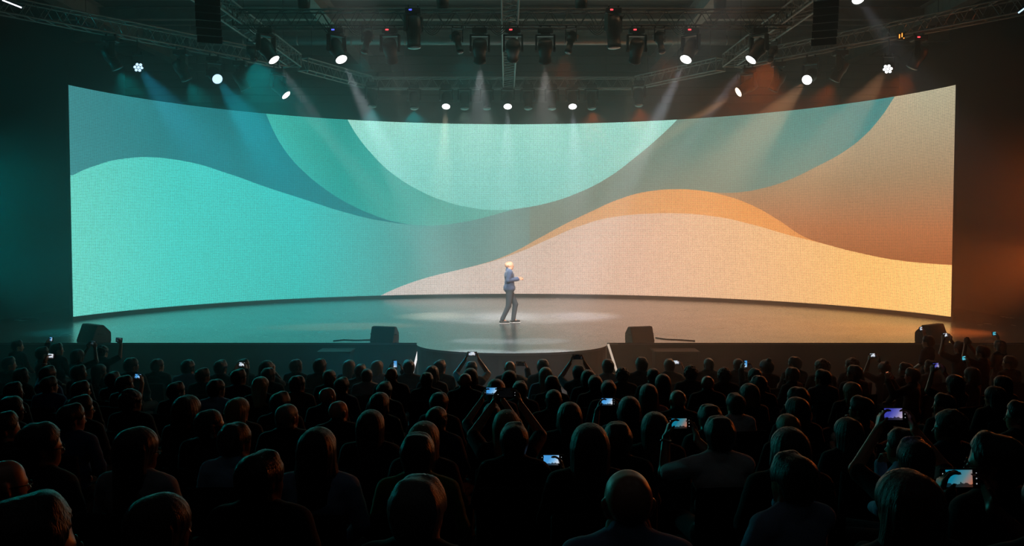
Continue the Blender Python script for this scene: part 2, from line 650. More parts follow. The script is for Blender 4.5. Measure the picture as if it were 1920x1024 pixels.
def arc_slab(name, r0, r1, z0, z1, n=72, nz=1, uv=False, th=TH):
    """a curved slab; the inner face comes first in material slots"""
    bm = bmesh.new()
    lay = bm.loops.layers.uv.new('UVMap')
    grid = {}
    for i in range(n + 1):
        a = -th + 2 * th * i / n
        for j in range(nz + 1):
            z = z0 + (z1 - z0) * j / nz
            for q, r in ((0, r0), (1, r1)):
                grid[i, j, q] = bm.verts.new((r * math.sin(a), CY + r * math.cos(a) - SCR_C, z - STAGE_Z))
    for i in range(n):
        for j in range(nz):
            f = bm.faces.new((grid[i, j, 0], grid[i + 1, j, 0], grid[i + 1, j + 1, 0], grid[i, j + 1, 0]))
            f.material_index = 0
            f.smooth = False
            for l, (a, b_) in zip(f.loops, ((i, j), (i + 1, j), (i + 1, j + 1), (i, j + 1))):
                l[lay].uv = (a / n, b_ / nz)
            f = bm.faces.new((grid[i, j, 1], grid[i, j + 1, 1], grid[i + 1, j + 1, 1], grid[i + 1, j, 1]))
            f.material_index = 1
        for j in (0, nz):
            f = bm.faces.new((grid[i, j, 0], grid[i + 1, j, 0], grid[i + 1, j, 1], grid[i, j, 1]))
            f.material_index = 1
    for i in (0, n):
        for j in range(nz):
            f = bm.faces.new((grid[i, j, 0], grid[i, j + 1, 0], grid[i, j + 1, 1], grid[i, j, 1]))
            f.material_index = 1
    me = bpy.data.meshes.new(name)
    bm.to_mesh(me)
    bm.free()
    return me


me = arc_slab('display', RAD, RAD + .12, SZ0, SZ1, 72, 6)
me.materials.append(M['led'])
me.materials.append(M['black'])
obj('display', me, None, wall)
me = arc_slab('plinth', RAD + .02, RAD + .16, STAGE_Z, SZ0 - .003, 72, 1)
me.materials.append(M['black'])
me.materials.append(M['black'])
obj('plinth', me, None, wall)
# rear support frames
for k in range(13):
    a = -TH * .96 + 2 * TH * .96 * k / 12
    p = Vector(((RAD + .2) * math.sin(a), CY + (RAD + .2) * math.cos(a) - SCR_C, 0))
    tube_obj('rear_post', p, p + Vector((0, 0, SZ1 - STAGE_Z - .1)), .03, M['alublack'], wall)

# ------------------------------------------------------------------ haze
me = box_mesh('haze', (0, 0, 0), (2 * HALF_W - .2, 28.0, CEIL_Z - .75))
mh = bpy.data.materials.new('stage_haze')
mh.use_nodes = True
nt = mh.node_tree
nt.nodes.remove(nt.nodes['Principled BSDF'])
vsn = nt.nodes.new('ShaderNodeVolumeScatter')
vsn.inputs['Color'].default_value = (.96, .97, .97, 1)
vsn.inputs['Density'].default_value = HAZE
vsn.inputs['Anisotropy'].default_value = 0.5
nt.links.new(vsn.outputs[0], nt.nodes['Material Output'].inputs['Volume'])
hz = obj('haze', me, mh, None, (0, 27.6, CEIL_Z / 2 - .35))
tag(hz, 'thin theatrical haze hanging over the stage and front rows', 'haze', kind='stuff')

# ------------------------------------------------------------------ lighting rig
RIG_Z = ZC + 5.5
BOT = RIG_Z - .25
TS = .40                                        # truss section
ORD = ['first', 'second', 'third', 'fourth', 'fifth', 'sixth', 'seventh', 'eighth', 'ninth', 'tenth', 'eleventh', 'twelfth',
       'thirteenth', 'fourteenth', 'fifteenth', 'sixteenth', 'seventeenth', 'eighteenth', 'nineteenth', 'twentieth']


def truss(name, label, a, b_, bay=.5, m_=None, size=TS):
    m_ = m_ or M['alu']
    a, b_ = Vector(a), Vector(b_)
    t = thing(name, label, 'truss', a)
    dv = b_ - a
    L = dv.length
    u = dv.normalized()
    up = Vector((0, 0, 1))
    s = u.cross(up).normalized() * size / 2
    w = up * size / 2
    for sy in (-1, 1):
        for sz in (-1, 1):
            tube_obj('chord', s * sy + w * sz, dv + s * sy + w * sz, .024, m_, t)
    n = max(2, round(L / bay))
    for k in range(n):
        p, q = u * (L * k / n), u * (L * (k + 1) / n)
        mid = (p + q) / 2
        for sy in (-1, 1):
            tube_obj('brace', p + s * sy - w, mid + s * sy + w, .011, m_, t)
            tube_obj('brace', mid + s * sy + w, q + s * sy - w, .011, m_, t)
        tube_obj('brace', p + s - w, q - s - w, .011, m_, t)
        tube_obj('brace', p - s + w, q + s + w, .011, m_, t)
        if k % 4 == 0:
            tube_obj('brace', p + s - w, p - s - w, .011, m_, t)
    for p in (Vector(), dv):                    # end frames
        for sy in (-1, 1):
            tube_obj('end_frame', p + s * sy - w, p + s * sy + w, .022, m_, t)
        for sz in (-1, 1):
            tube_obj('end_frame', p - s + w * sz, p + s + w * sz, .022, m_, t)
    for f in (.12, .5, .88):                    # hoist chains
        p = dv * f + w
        tube_obj('hoist_chain', p, p + up * (CEIL_Z - .1 - RIG_Z - size / 2), .008, M['black'], t)
    return t


MAIN_Y = 24.9
CX = 7.2
truss('lighting_truss', 'long straight aluminium truss across the stage front carrying moving heads', (-CX, MAIN_Y, RIG_Z), (CX, MAIN_Y, RIG_Z), m_=M['alublack'])
truss('lighting_truss', 'rear aluminium truss running straight above the middle of the LED wall', (-5.2, 35.6, RIG_Z), (4.7, 35.6, RIG_Z))
truss('lighting_truss', 'narrow aluminium truss running front to back above the centre of the stage', (-.02, 19.5, RIG_Z + .02), (-.12, 35.3, RIG_Z + .02), m_=M['alu'])
for sx, side in ((-1, 'left'), (1, 'right')):
    k = Vector((sx * 7.05, 31.3, RIG_Z))
    truss('lighting_truss', 'aluminium truss from the %s corner of the rig towards the audience' % side, k + Vector((0, -.25, .03)), (sx * 7.25, 19.0, RIG_Z + .03))
    truss('lighting_truss', 'long angled aluminium truss reaching out over the %s end of the LED wall' % side, k + Vector((sx * .3, -.3, 0)), (sx * 15.6, 20.6, RIG_Z + .25))
    truss('lighting_truss', 'short angled aluminium truss joining the rear truss on the %s' % side, k + Vector((-sx * .15, .3, 0)), (sx * 5.0 - (.3 if sx > 0 else .35), 35.3, RIG_Z))


# ---- fixtures
def head_mesh(L=.52, R=.19):
    bm = bmesh.new()
    lathe(bm, [(R * .55, .26 * L / .52), (R * .88, .24 * L / .52), (R, .15 * L / .52), (R, -.02), (R * .93, -.04), (R * .93, -.06),
               (R * .84, -.10), (R * .80, -.30 * L / .52), (R * .86, -.31 * L / .52), (R * .86, -.36 * L / .52), (R * .76, -.365 * L / .52)], 20)
    return bm_mesh('head', bm, True)


def base_mesh():
    bm = bmesh.new()
    bx(bm, (0, 0, -.10), (.40, .30, .15), None, .025)
    bx(bm, (0, 0, -.185), (.24, .24, .03), None, .008)
    return bm_mesh('base', bm)


def yoke_mesh(w=.235, drop=.36):
    bm = bmesh.new()
    bx(bm, (0, 0, -.215), (2 * w + .05, .16, .045), None, .012)
    for s in (-1, 1):
        bx(bm, (s * w, 0, -.215 - drop / 2), (.05, .15, drop + .05), None, .015)
        lathe(bm, [(.075, -.03), (.075, .03)], 12, Matrix.Translation((s * w, 0, -.2 - drop)) @ Matrix.Rotation(PI / 2, 4, 'Y'))
    return bm_mesh('yoke', bm)


def clamp_mesh():
    bm = bmesh.new()
    bx(bm, (0, 0, -.022), (.27, .045, .024), None, .004)
    for s in (-.12, .12):
        bx(bm, (s, 0, -.01), (.03, .05, .05), None, .006)
        lathe(bm, [(.04, -.02), (.04, .02)], 10, Matrix.Translation((s, 0, .03)) @ Matrix.Rotation(PI / 2, 4, 'Y'))
    return bm_mesh('clamp', bm)


def disc_mesh(r, name='lens'):
    bm = bmesh.new()
    lathe(bm, [(r, 0), (r * .9, -.012), (r * .5, -.022), (r * .15, -.026)], 20)
    return bm_mesh(name, bm, True)


ME = {'head': head_mesh(), 'base': base_mesh(), 'yoke': yoke_mesh(), 'clamp': clamp_mesh(), 'lens': disc_mesh(.15)}
ME['bighead'] = head_mesh(.66, .21)
for kk in ('head', 'bighead', 'base', 'yoke'):
    ME[kk].materials.append(M['lampbody'])
ME['clamp'].materials.append(M['lampmetal'])
LENS = {}


def lens_of(r, m_):
    key = (round(r, 3), m_.name)
    if key not in LENS:
        LENS[key] = disc_mesh(r)
        LENS[key].materials.append(m_)
    return LENS[key]


ledm = box_mesh('indicator', (0, 0, 0), (.075, .01, .035))
LED = {}
for k in ('led_red', 'led_blue'):
    LED[k] = ledm.copy()
    LED[k].materials.append(M[k])


def beam(parent, loc, q, watts, size_deg, blend, col, radius=.08):
    ld = bpy.data.lights.new('beam', 'SPOT')
    ld.energy = watts * BEAM_GAIN
    ld.spot_size = math.radians(size_deg)
    ld.spot_blend = blend
    ld.color = lin(col)[:3]
    ld.shadow_soft_size = radius
    o = bpy.data.objects.new('beam', ld)
    C.objects.link(o)
    o.parent = parent
    o.location = loc
    o.rotation_mode = 'QUATERNION'
    o.rotation_quaternion = q
    return o


def drop_arm(t, hang):
    if hang.z < BOT - .06 and hang.y > 20:
        tube_obj('drop_arm', (0, 0, .02), (0, 0, BOT - hang.z + .02), .02, M['lampmetal'], t)


def moving_head(label, hang, target, lens=None, light=None, led=None, big=False, group=None):
    """hang: point under the truss; target: point the beam looks at; light = (watts, degrees, blend, colour)"""
    hang = Vector(hang)
    t = thing('moving_head_light', label, 'stage light', hang, 0, group)
    piv = Vector((0, 0, -.56))
    aim = (Vector(target) - (hang + piv)).normalized()
    pan = math.atan2(aim.x, -aim.y) if abs(aim.x) + abs(aim.y) > .05 else 0.0
    pan = max(-.9, min(.9, pan)) if abs(pan) < PI / 2 else pan
    obj('clamp', ME['clamp'], None, t, (0, 0, 0))
    drop_arm(t, hang)
    obj('base', ME['base'], None, t)
    obj('yoke', ME['yoke'], None, t, (0, 0, 0), (0, 0, pan))
    q = aim.to_track_quat('-Z', 'Y')
    hd = obj('head', ME['bighead' if big else 'head'], None, t, piv, q)
    L = .66 if big else .52
    obj('lens', lens_of(.175 if big else .15, lens or M['lens_dim']), None, hd, (0, 0, -.367 * L / .52))
    if led:
        obj('indicator', LED[led], None, t, (-.06, -.152, -.09))
    if light:
        beam(t, piv + aim * (.40 * L / .52), q, *light)
    return t


def profile_mesh():
    bm = bmesh.new()
    lathe(bm, [(.07, .26), (.105, .22), (.115, .05), (.115, -.02), (.08, -.05), (.08, -.26), (.095, -.27), (.095, -.33), (.07, -.335)], 16)
    for k in range(4):
        bx(bm, (0, 0, .10 + k * .03), (.25, .25, .008))
    return bm_mesh('barrel', bm, True)


ME['barrel'] = profile_mesh()
ME['barrel'].materials.append(M['lampbody'])
bm = bmesh.new()
for s in (-1, 1):
    bx(bm, (s * .15, 0, -.20), (.012, .04, .34))
bx(bm, (0, 0, -.035), (.31, .04, .012))
ME['pyoke'] = bm_mesh('yoke', bm)
ME['pyoke'].materials.append(M['lampmetal'])


def profile(label, hang, target, lens=None, light=None, name='profile_spotlight'):
    hang = Vector(hang)
    t = thing(name, label, 'stage light', hang)
    piv = Vector((0, 0, -.34))
    aim = (Vector(target) - (hang + piv)).normalized()
    q = aim.to_track_quat('-Z', 'Y')
    obj('clamp', ME['clamp'], None, t, (0, 0, 0))
    obj('yoke', ME['pyoke'], None, t, (0, 0, 0), (0, 0, math.atan2(aim.x, -aim.y) * .6 if aim.y < 0 else 0))
    b_ = obj('barrel', ME['barrel'], None, t, piv, q)
    obj('lens', lens_of(.085, lens or M['lens_dim']), None, b_, (0, 0, -.337))
    if light:
        beam(t, piv + aim * .38, q, *light)
    return t


bm = bmesh.new()
lathe(bm, [(.10, .16), (.155, .13), (.165, -.06), (.155, -.075)], 20)
ME['par'] = bm_mesh('can', bm, True)
ME['par'].materials.append(M['lampbody'])


def led_par(label, hang, target, lens, light, ztop):
    """round wash lamp with a cluster of lenses"""
    hang = Vector(hang)
    t = thing('led_wash_light', label, 'stage light', hang)
    piv = Vector((0, 0, -.34))
    aim = (Vector(target) - (hang + piv)).normalized()
    q = aim.to_track_quat('-Z', 'Y')
    obj('clamp', ME['clamp'], None, t)
    tube_obj('drop_arm', (0, 0, .02), (0, 0, ztop - hang.z + .34), .02, M['lampmetal'], t)
    obj('yoke', ME['pyoke'], None, t)
    c = obj('can', ME['par'], None, t, piv, q)
    pts = [(0, 0)] + [(.095 * math.cos(a * PI / 3), .095 * math.sin(a * PI / 3)) for a in range(6)]
    for x, y in pts:
        obj('lens_cell', lens_of(.042, lens), None, c, (x, y, -.077))
    beam(t, piv + aim * .14, q, *light)
    return t


def px_lamp(px, py, d, below):
    """hanging point 'below' metres over the lens seen at a pixel"""
    p = at_y(px, py, d)
    return p + Vector((0, 0, below))


W = (226, 236, 245)
WING = {'teal': emat('lens_teal', (0, 200, 205), 2.0), 'amber': emat('lens_amber', (255, 140, 60), 2.0)}
SF = STAGE_Z


CROWD = 2600  # power of the added boom lamps that rim the audience
FOH_FILL = 14000  # power of the added out-of-view spots on the presenter
TEAL, AMBER, WASH, WASH2 = (0, 186, 190), (255, 116, 44), 1000, 1000


def tgt(px, py):
    return at_z(px, py, SF)


def on_main(px):
    p = at_y(px, 55, MAIN_Y)
    return Vector((p.x, MAIN_Y - TS / 2 + .02, BOT))


# lamps of the front truss, left to right
spec = [
    ('mh', 502, tgt(905, 640), 'lens_white', (5500, 10, .8, W), None, 'with a white lit lens at the left end'),
    ('mh', 633, at_y(900, 655, 20.7), 'lens_white', (11000, 12, .9, W), 'led_blue', 'with a white lit lens and blue display'),
    ('pr', 690, None, None, None, None, 'slim and tilted right, left of the red-lit head'),
    ('mh', 733, tgt(820, 590), None, (2200, 10, .5, (235, 225, 205)), 'led_red', 'with a red display, second unlit'),
    ('big', 778, None, None, None, 'led_blue', 'large, hung high on the truss face, left'),
    ('pr', 858, None, None, None, None, 'slim, between two unlit moving heads left of centre'),
    ('mh', 900, tgt(900, 594), None, (5200, 34, .7, (235, 238, 240)), None, 'unlit-looking, second left of the centre truss'),
    ('mh', 962, tgt(960, 560), None, None, 'led_red', 'under the crossing with the centre truss'),
    ('mh', 1022, tgt(1020, 594), None, (5200, 34, .7, (240, 236, 230)), None, 'unlit-looking, right of the centre truss'),
    ('pr', 1070, None, None, None, None, 'slim and tilted left, right of the centre truss'),
    ('big', 1147, None, None, None, 'led_red', 'large, hung high on the truss face, right'),
    ('mh', 1192, tgt(1120, 590), None, (2800, 10, .5, (240, 215, 150)), 'led_red', 'with a red display casting a faint yellow beam'),
    ('pr', 1235, None, None, None, None, 'slim and tilted left, beside the yellow beam'),
    ('mh', 1293, at_y(1025, 655, 20.7), 'lens_white', (11000, 12, .9, W), 'led_red', 'with a white lit lens and red display'),
    ('mh', 1420, tgt(1005, 640), 'lens_white', (5500, 10, .8, W), None, 'with a white lit lens at the right end'),
]
for kind, px, tg, ln, li, led, txt in spec:
    h = on_main(px)
    if kind == 'mh':
        moving_head('black moving head on the front truss, ' + txt, h, tg, M[ln] if ln else None, li, led)
    elif kind == 'big':
        h2 = Vector((h.x, h.y - .22, at_y(px, 14, MAIN_Y - .4).z))
        moving_head('black moving head on the front truss, ' + txt, h2, h2 + Vector((.12, -.15, -3)), None, None, led, True)
    else:
        s = 1 if px in (690, 858) else -1
        profile('black profile spotlight on the front truss, ' + txt, h, h + Vector((-s * .35 if px in (690, 1235) else s * .5, -.5, -2.2)), None, (WASH2 * .1, 110, 1.0, TEAL if s > 0 else AMBER))  # weak wide wash added to colour the haze over the front rows
# two lamps just behind the speaker arrays
for px, sd, s in ((428, 'left', 1), (1492, 'right', -1)):
    p = at_y(px, 62, 26.5)
    profile('black profile spotlight on the %s side truss behind the hanging speakers' % sd, (s * -7.2, 26.5, BOT), at_y(960 - s * 300, 680, 18.5), M['lens_dim'], (1000 if s > 0 else 500, 56, 1.0, TEAL if s > 0 else AMBER))

# lamps of the rear truss
REAR_Y2 = 35.6
rear = [(700, 0), (775, 0), (836, 1), (870, 0), (912, 0), (952, 1), (990, 0), (1035, 0), (1074, 1), (1110, 0), (1193, 0)]
nl = nd = 0
for px, lit in rear:
    x = at_y(px, 190, REAR_Y2 - .4).x
    h = Vector((x, REAR_Y2 - .1, BOT + .2))
    if px in (700, 775, 1193):
        h.y += {700: -.6, 775: 0, 1193: -.9}[px]
    if lit:
        colr = {836: (255, 240, 205), 952: (235, 240, 245), 1074: (235, 238, 255)}[px]
        moving_head('%s of three white lit moving heads under the rear truss' % ('leftmost', 'middle', 'rightmost')[nl], h,
                    (x, 30.0, SF), M['lens_white'], (4500, 18, 1.0, colr))
        nl += 1
    else:
        moving_head('dim unlit-looking moving head under the rear truss, %s unlit-looking one from the left' % ORD[nd], h, h + Vector((0.1, -.7, -3)), None, (WASH2 * (1.2 if px < 850 else (.6 if px > 1080 else .4)), 110, 1.0, TEAL if px < 850 else (AMBER if px > 1080 else (150, 175, 160))))  # wide wash added behind a dark lens to colour haze and deck
        nd += 1


def on_side(px, s):
    """point on the outer side truss under a pixel column"""
    a = Vector((s * 7.35, 31.0))
    b_ = Vector((s * 15.6, 20.6))
    k = (px - 960) / FPX
    # x = k*y on the truss line
    t = (k * a.y - a.x) / ((b_.x - a.x) - k * (b_.y - a.y))
    p = a + (b_ - a) * t
    return Vector((p.x, p.y, BOT + .25 * t))


side = [
    ('par', 264, 127, -1, at_y(690, 690, 17.5), 'lens_blue', (4000, 18, 1.0, (40, 165, 200)), 'far left blue wash lamp with a cluster of lenses on the outer truss'),
    ('mh', 402, 150, -1, at_y(790, 690, 17.5), 'lens_blue', (8000, 17, 1.0, (20, 170, 195)), 'moving head with a pale blue lit lens left of the rig corner'),
    ('mh', 522, 170, -1, tgt(930, 606), 'lens_white', (3800, 10, .8, (225, 228, 225)), 'moving head with a white lit lens under the left corner of the rig'),
    ('mh', 1403, 169, 1, tgt(660, 612), 'lens_warm', (11000, 11, .8, (255, 185, 125)), 'moving head with a warm orange beam under the right corner of the rig'),
    ('mh', 1520, 152, 1, at_y(1030, 690, 17.5), 'lens_white', (6000, 17, 1.0, (255, 186, 132)), 'moving head with a white lit lens right of the rig corner'),
    ('par', 1660, 130, 1, at_y(1235, 690, 17.5), 'lens_white', (3500, 18, 1.0, (255, 180, 125)), 'far right white wash lamp with a cluster of lenses on the outer truss'),
    ('mh', 215, 118, -1, None, None, None, 'dark unlit-looking moving head left of the far left blue wash lamp'),
    ('mh', 345, 135, -1, None, None, None, 'dark unlit-looking moving head between the blue wash and pale blue lamps'),
    ('mh', 455, 150, -1, None, None, None, 'dark unlit moving head just left of the left rig corner'),
    ('mh', 1455, 150, 1, None, None, None, 'dark unlit moving head just right of the right rig corner'),
    ('mh', 1570, 140, 1, None, None, None, 'dark unlit-looking moving head between the two right white lamps'),
    ('mh', 1715, 112, 1, None, None, 'led_red', 'dark unlit-looking moving head with a red display at far right'),
]
for kind, px, py, s, tg, ln, li, txt in side:
    if px in (522, 1403):
        d = 29.0 if px == 522 else 28.7
        p = at_y(px, py, d)
        h = Vector((p.x, d, p.z + .68))
        h.z = min(h.z, BOT)
    else:
        h = on_side(px, s)
    if kind == 'par':
        p = at_y(px, py, h.y)
        zt = h.z
        h.z = min(h.z, p.z + .38)
        led_par('round ' + txt, h, tg, M[ln], li, zt)
    elif tg is not None:
        p = at_y(px, py, h.y)
        h.x = p.x
        h.z = min(h.z, p.z + .72)
        moving_head('black ' + txt, h, tg, M[ln], li, None)
    else:
        moving_head(txt, h, h + Vector((-s * .9, .5, -2.6)), None, (WASH2 * .8, 110, 1.0, TEAL if s < 0 else AMBER) if px not in (455, 1455) else None, li if isinstance(li, str) else None)  # most of these dark heads carry an added wash tinting the haze

# bright LED bars at the outer ends of the rig and a lamp over the right array
for nm, p0, p1, d, mk in (('left', (4, -1), (42, 14), 22.4, 'led_white'), ('right', (1908, 24), (1924, 12), 21.2, 'lens_blue')):
    a, b_ = at_y(p0[0], p0[1], d), at_y(p1[0], p1[1], d)
    t = thing('led_bar', 'thin bright LED bar clamped to the outer truss at the %s edge' % nm, 'light bar', a)
    dv = b_ - a
    q = dv.to_track_quat('X', 'Z')
    obj('bar', box_mesh('bar', (dv.length / 2, .03, .01), (dv.length, .06, .06), .008), M['lampbody'], t, (0, 0, 0), q)
    obj('diffuser', box_mesh('diffuser', (dv.length / 2, -.006, -.012), (dv.length * .94, .012, .03)), M[mk], t, (0, 0, 0), q)
for nm, p0, mk, lab in (('x', (1690, 68), 'led_amber', 'small amber work lamp glowing on the right outer truss'),):
    a = at_y(p0[0], p0[1], on_side(1690, 1).y - .25)
    t = thing('work_lamp', lab, 'lamp', a)
    obj('housing', box_mesh('housing', (0, .05, 0), (.2, .08, .2), .01), M['lampbody'], t)
    for k, (dx, dz_) in enumerate(((-.05, 0), (.02, .03), (.07, -.05))):
        obj('bulb', box_mesh('bulb', (dx, 0, dz_), (.022, .02, .11 if k < 2 else .03), .006), M['led_amber'], t)
_h = Vector((7.56, 21.3, RIG_Z + .42))
_m = moving_head('moving head with a white lit lens at the top edge above the right speakers', _h, at_y(1660, 70, 20.0), M['lens_white'], (400, 14, .5, W))
tube_obj('side_arm', (.05, 0, 0), (-.2, 0, -.2), .022, M['lampmetal'], _m)


# unseen booms added in the wings to wash teal from left, amber from right
for sx, sd, wc, nm in ((-1, 'left', TEAL, 'teal'), (1, 'right', AMBER, 'amber')):
    bp = Vector((sx * 15.4, 24.2, STAGE_Z))
    t = thing('added_lamp_boom', 'added unseen lamp boom in the %s wing beside the stage' % sd, 'stand', bp)
    tube_obj('pole', (0, 0, .03), (0, 0, 6.6), .03, M['lampmetal'], t)
    bm = bmesh.new()
    lathe(bm, [(.38, 0), (.38, .02), (.06, .035)], 20)
    obj('base', bm_mesh('base', bm), M['lampmetal'], t)
    for k, z in enumerate((2.4, 4.3, 6.2)):
        hp = bp + Vector((-sx * .18, 0, z + .3))
        l = thing('led_wash_light', '%s added %s wash lamp on the unseen boom in the %s wing' % (('lowest', 'middle', 'topmost')[k], nm, sd), 'stage light', hp)
        aim = (Vector(((sx * 7.0, 26.5, STAGE_Z), (-sx * .5, 6.0, 1.7), (sx * 4.0, 31.0, CEIL_Z))[k]) - hp).normalized()
        q = aim.to_track_quat('-Z', 'Y')
        tube_obj('side_arm', (sx * .18, 0, 0), (0, 0, -.05), .018, M['lampmetal'], l)
        obj('yoke', ME['pyoke'], None, l)
        c = obj('can', ME['par'], None, l, (0, 0, -.34), q)
        for x, y in [(0, 0)] + [(.095 * math.cos(a * PI / 3), .095 * math.sin(a * PI / 3)) for a in range(6)]:
            obj('lens_cell', lens_of(.042, WING[nm]), None, c, (x, y, -.077))
        beam(l, Vector((0, 0, -.34)) + aim * .16, q, (WASH * (1.5 if sx < 0 else 4.5), CROWD * (.75 if sx < 0 else .5), 400 if sx < 0 else 250)[k], (60, 26, 60)[k], 1.0, wc, .15)

# up-lights added on the front truss only to brighten the roof steel
for x, y, wc, txt in ((-5.4, MAIN_Y, (60, 190, 180), 'front truss, outer left'), (5.4, MAIN_Y, (255, 186, 135), 'front truss, outer right'), (-1.8, MAIN_Y, (110, 190, 180), 'front truss, inner left'), (1.8, MAIN_Y, (240, 205, 170), 'front truss, inner right')):
    hp = Vector((x, y, RIG_Z + TS / 2 + .03))
    l = thing('led_wash_light', 'small added fill up-light standing on the ' + txt, 'stage light', hp)
    obj('foot', box_mesh('foot', (0, 0, .012), (.26, .2, .024), .004), M['lampmetal'], l)
    c = obj('can', ME['par'], None, l, (0, 0, .19), (PI, 0, 0))
    for cx_, cy_ in [(0, 0)] + [(.095 * math.cos(a * PI / 3), .095 * math.sin(a * PI / 3)) for a in range(6)]:
        obj('lens_cell', lens_of(.042, M['lens_dim']), None, c, (cx_, cy_, -.077))
    beam(l, (0, 0, .32), Quaternion((1, 0, 0), PI), 2000, 150, .8, wc, .1)

# out-of-view truss added over the audience, with two fill spots for the presenter
truss('lighting_truss', 'added unseen truss over the audience holding two fill spotlights', (-6, 9.2, RIG_Z + .2), (6, 9.2, RIG_Z + .2), m_=M['alublack'])
for x, sd in ((-3.2, 'left'), (4.2, 'right')):
    profile('added unseen fill spotlight over the audience aimed at the presenter, %s one' % sd, (x, 9.2, RIG_Z - .03), (0, 27.6, STAGE_Z + .9), M['lens_white'], (FOH_FILL, 11, .8, (250, 246, 240)))


# ---- hanging speaker arrays
def line_array(side, px, d, ys):
    s = -1 if side == 'left' else 1
    topz = at_y(px, ys, d).z
    t = thing('line_array', 'black hanging line array of speakers on the %s of the rig' % side, 'speaker', (at_y(px, 40, d).x, d, topz))
    t.scale = (.64, .64, .64)
    cab = bmesh.new()
    h = .235
    vs_ = [(-.42, -.24, -h / 2), (.42, -.24, -h / 2), (.42, -.24, h / 2), (-.42, -.24, h / 2), (-.33, .24, -h / 2 + .04), (.33, .24, -h / 2 + .04), (.33, .24, h / 2 - .04), (-.33, .24, h / 2 - .04)]
    vv = [cab.verts.new(v) for v in vs_]
    for f in ((0, 1, 2, 3), (5, 4, 7, 6), (4, 0, 3, 7), (1, 5, 6, 2), (3, 2, 6, 7), (4, 5, 1, 0)):
        cab.faces.new([vv[i] for i in f])
    cabm = bm_mesh('cabinet', cab)
    cabm.materials.append(M['cabinet'])
    gr = box_mesh('grille', (0, -.25, 0), (.80, .014, .19), .004)
    gr.materials.append(M['grille'])
    obj('bumper_frame', box_mesh('bumper_frame', (0, 0, .05), (.8, .5, .06), .01), M['lampmetal'], t)
    y, z, ang = 0.0, -.14, 0.0
    for k in range(6):
        r = Matrix.Rotation(ang, 3, 'X')
        c = obj('cabinet', cabm, None, t, (0, y, z), (ang, 0, -s * .42))
        obj('grille', gr, None, c)
        ang += math.radians(3.2)
        z -= .242 * math.cos(ang)
        y += .242 * math.sin(ang) * 1.0
    for sx in (-.25, .25):
        tube_obj('hoist_chain', (sx, 0, .08), (sx, 0, (CEIL_Z - topz - .1) / .64), .012, M['black'], t)
    return t


line_array('left', 388, 21.2, -2)
line_array('right', 1550, 21.2, 2)

# cable looms hanging from the front truss
for i, px in enumerate((486, 626, 672, 812, 935, 1118, 1272, 1405)):
    x = at_y(px, 45, MAIN_Y).x
    bm = bmesh.new()
    for k in range(4):
        w = .1 + .07 * k
        pts = [Vector((x - w + 2 * w * j / 8, MAIN_Y - TS / 2 - .05 - .012 * k, RIG_Z - .16 - (.16 + .05 * k) * math.sin(PI * j / 8))) for j in range(9)]
        tube_path(bm, pts, .011, 5)
    tag(obj('cable_loom', bm_mesh('cable_loom', bm, True), M['rubber']), 'black cable loom drooping from the front truss, %s from the left' % ORD[i], 'cable', 'cable looms on the front truss')

# ------------------------------------------------------------------ stage monitors and cables
def wedge(name_label, px0, px1, ytop, ybase, rotz, w, dep, h):
    base = at_z((px0 + px1) / 2, ybase, STAGE_Z)
    t = thing('stage_monitor', name_label, 'speaker', (base.x, max(base.y, FRONT_Y + .05 + dep / 2), STAGE_Z), rotz)
    prof = [(-dep / 2, 0), (dep / 2, 0), (dep / 2, h * .55), (dep * .12, h), (-dep * .18, h)]
    bm = bmesh.new()
    a = [bm.verts.new((-w / 2, y, z)) for y, z in prof]
    b_ = [bm.verts.new((w / 2, y, z)) for y, z in prof]
    bm.faces.new(a)
    bm.faces.new(b_[::-1])
    for i in range(5):
        j = (i + 1) % 5
        bm.faces.new((a[i], b_[i], b_[j], a[j]))
    bmesh.ops.recalc_face_normals(bm, faces=bm.faces)
    bmesh.ops.bevel(bm, geom=list(bm.edges), offset=.012, segments=2, affect='EDGES')
    obj('cabinet', bm_mesh('cabinet', bm), M['cabinet'], t)
    # grille on the slanted side that faces up-stage
    y0, z0, y1, z1 = dep / 2, h * .55, dep * .12, h
    ang = math.atan2(z1 - z0, y1 - y0)
    obj('grille', box_mesh('grille', (0, 0, 0), (w * .9, math.hypot(y1 - y0, z1 - z0) * .86, .012), .003), M['grille'], t,
        (0, (y0 + y1) / 2 + .004, (z0 + z1) / 2 + .004), (ang, 0, 0))
    for s in (-1, 1):
        bm = bmesh.new()
        tube_path(bm, [(s * (w / 2 + .002), -.09, h * .5), (s * (w / 2 + .03), -.07, h * .5), (s * (w / 2 + .03), .07, h * .5), (s * (w / 2 + .002), .09, h * .5)], .012)
        obj('handle', bm_mesh('handle', bm, True), M['lampmetal'], t)
    for s in (-1, 1):
        obj('foot', box_mesh('foot', (s * w * .4, -dep * .4, .006), (.05, .05, .012)), M['rubber'], t)
    return t


wedge('grey-black wedge stage monitor on the stage edge left of the rounded lip', 694, 742, 617, 643, -.25, .60, .42, .37)
wedge('black wedge stage monitor on the stage edge right of the rounded lip', 1176, 1229, 617, 643, .35, .60, .42, .37)
wedge('large dark stage monitor at the far left end of the stage edge', 134, 196, 619, 643, -.7, .78, .5, .42)
wedge('large dark stage monitor at the far right end of the stage edge', 1727, 1790, 618, 643, .7, .78, .5, .42)
for nm, pts in (('right', [(1229, 634), (1250, 637), (1275, 638), (1303, 640)]), ('left', [(625, 640), (645, 638), (668, 639), (694, 638)])):
    bm = bmesh.new()
    wp = []
    for p in pts:
        q = at_z(p[0], p[1], STAGE_Z)
        q.z = STAGE_Z + .012
        wp.append(q)
    tube_path(bm, wp, .012, 6)
    tag(obj('monitor_cable', bm_mesh('monitor_cable', bm, True), M['rubber']), 'thin black cable lying on the deck beside the %s centre monitor' % nm, 'cable')

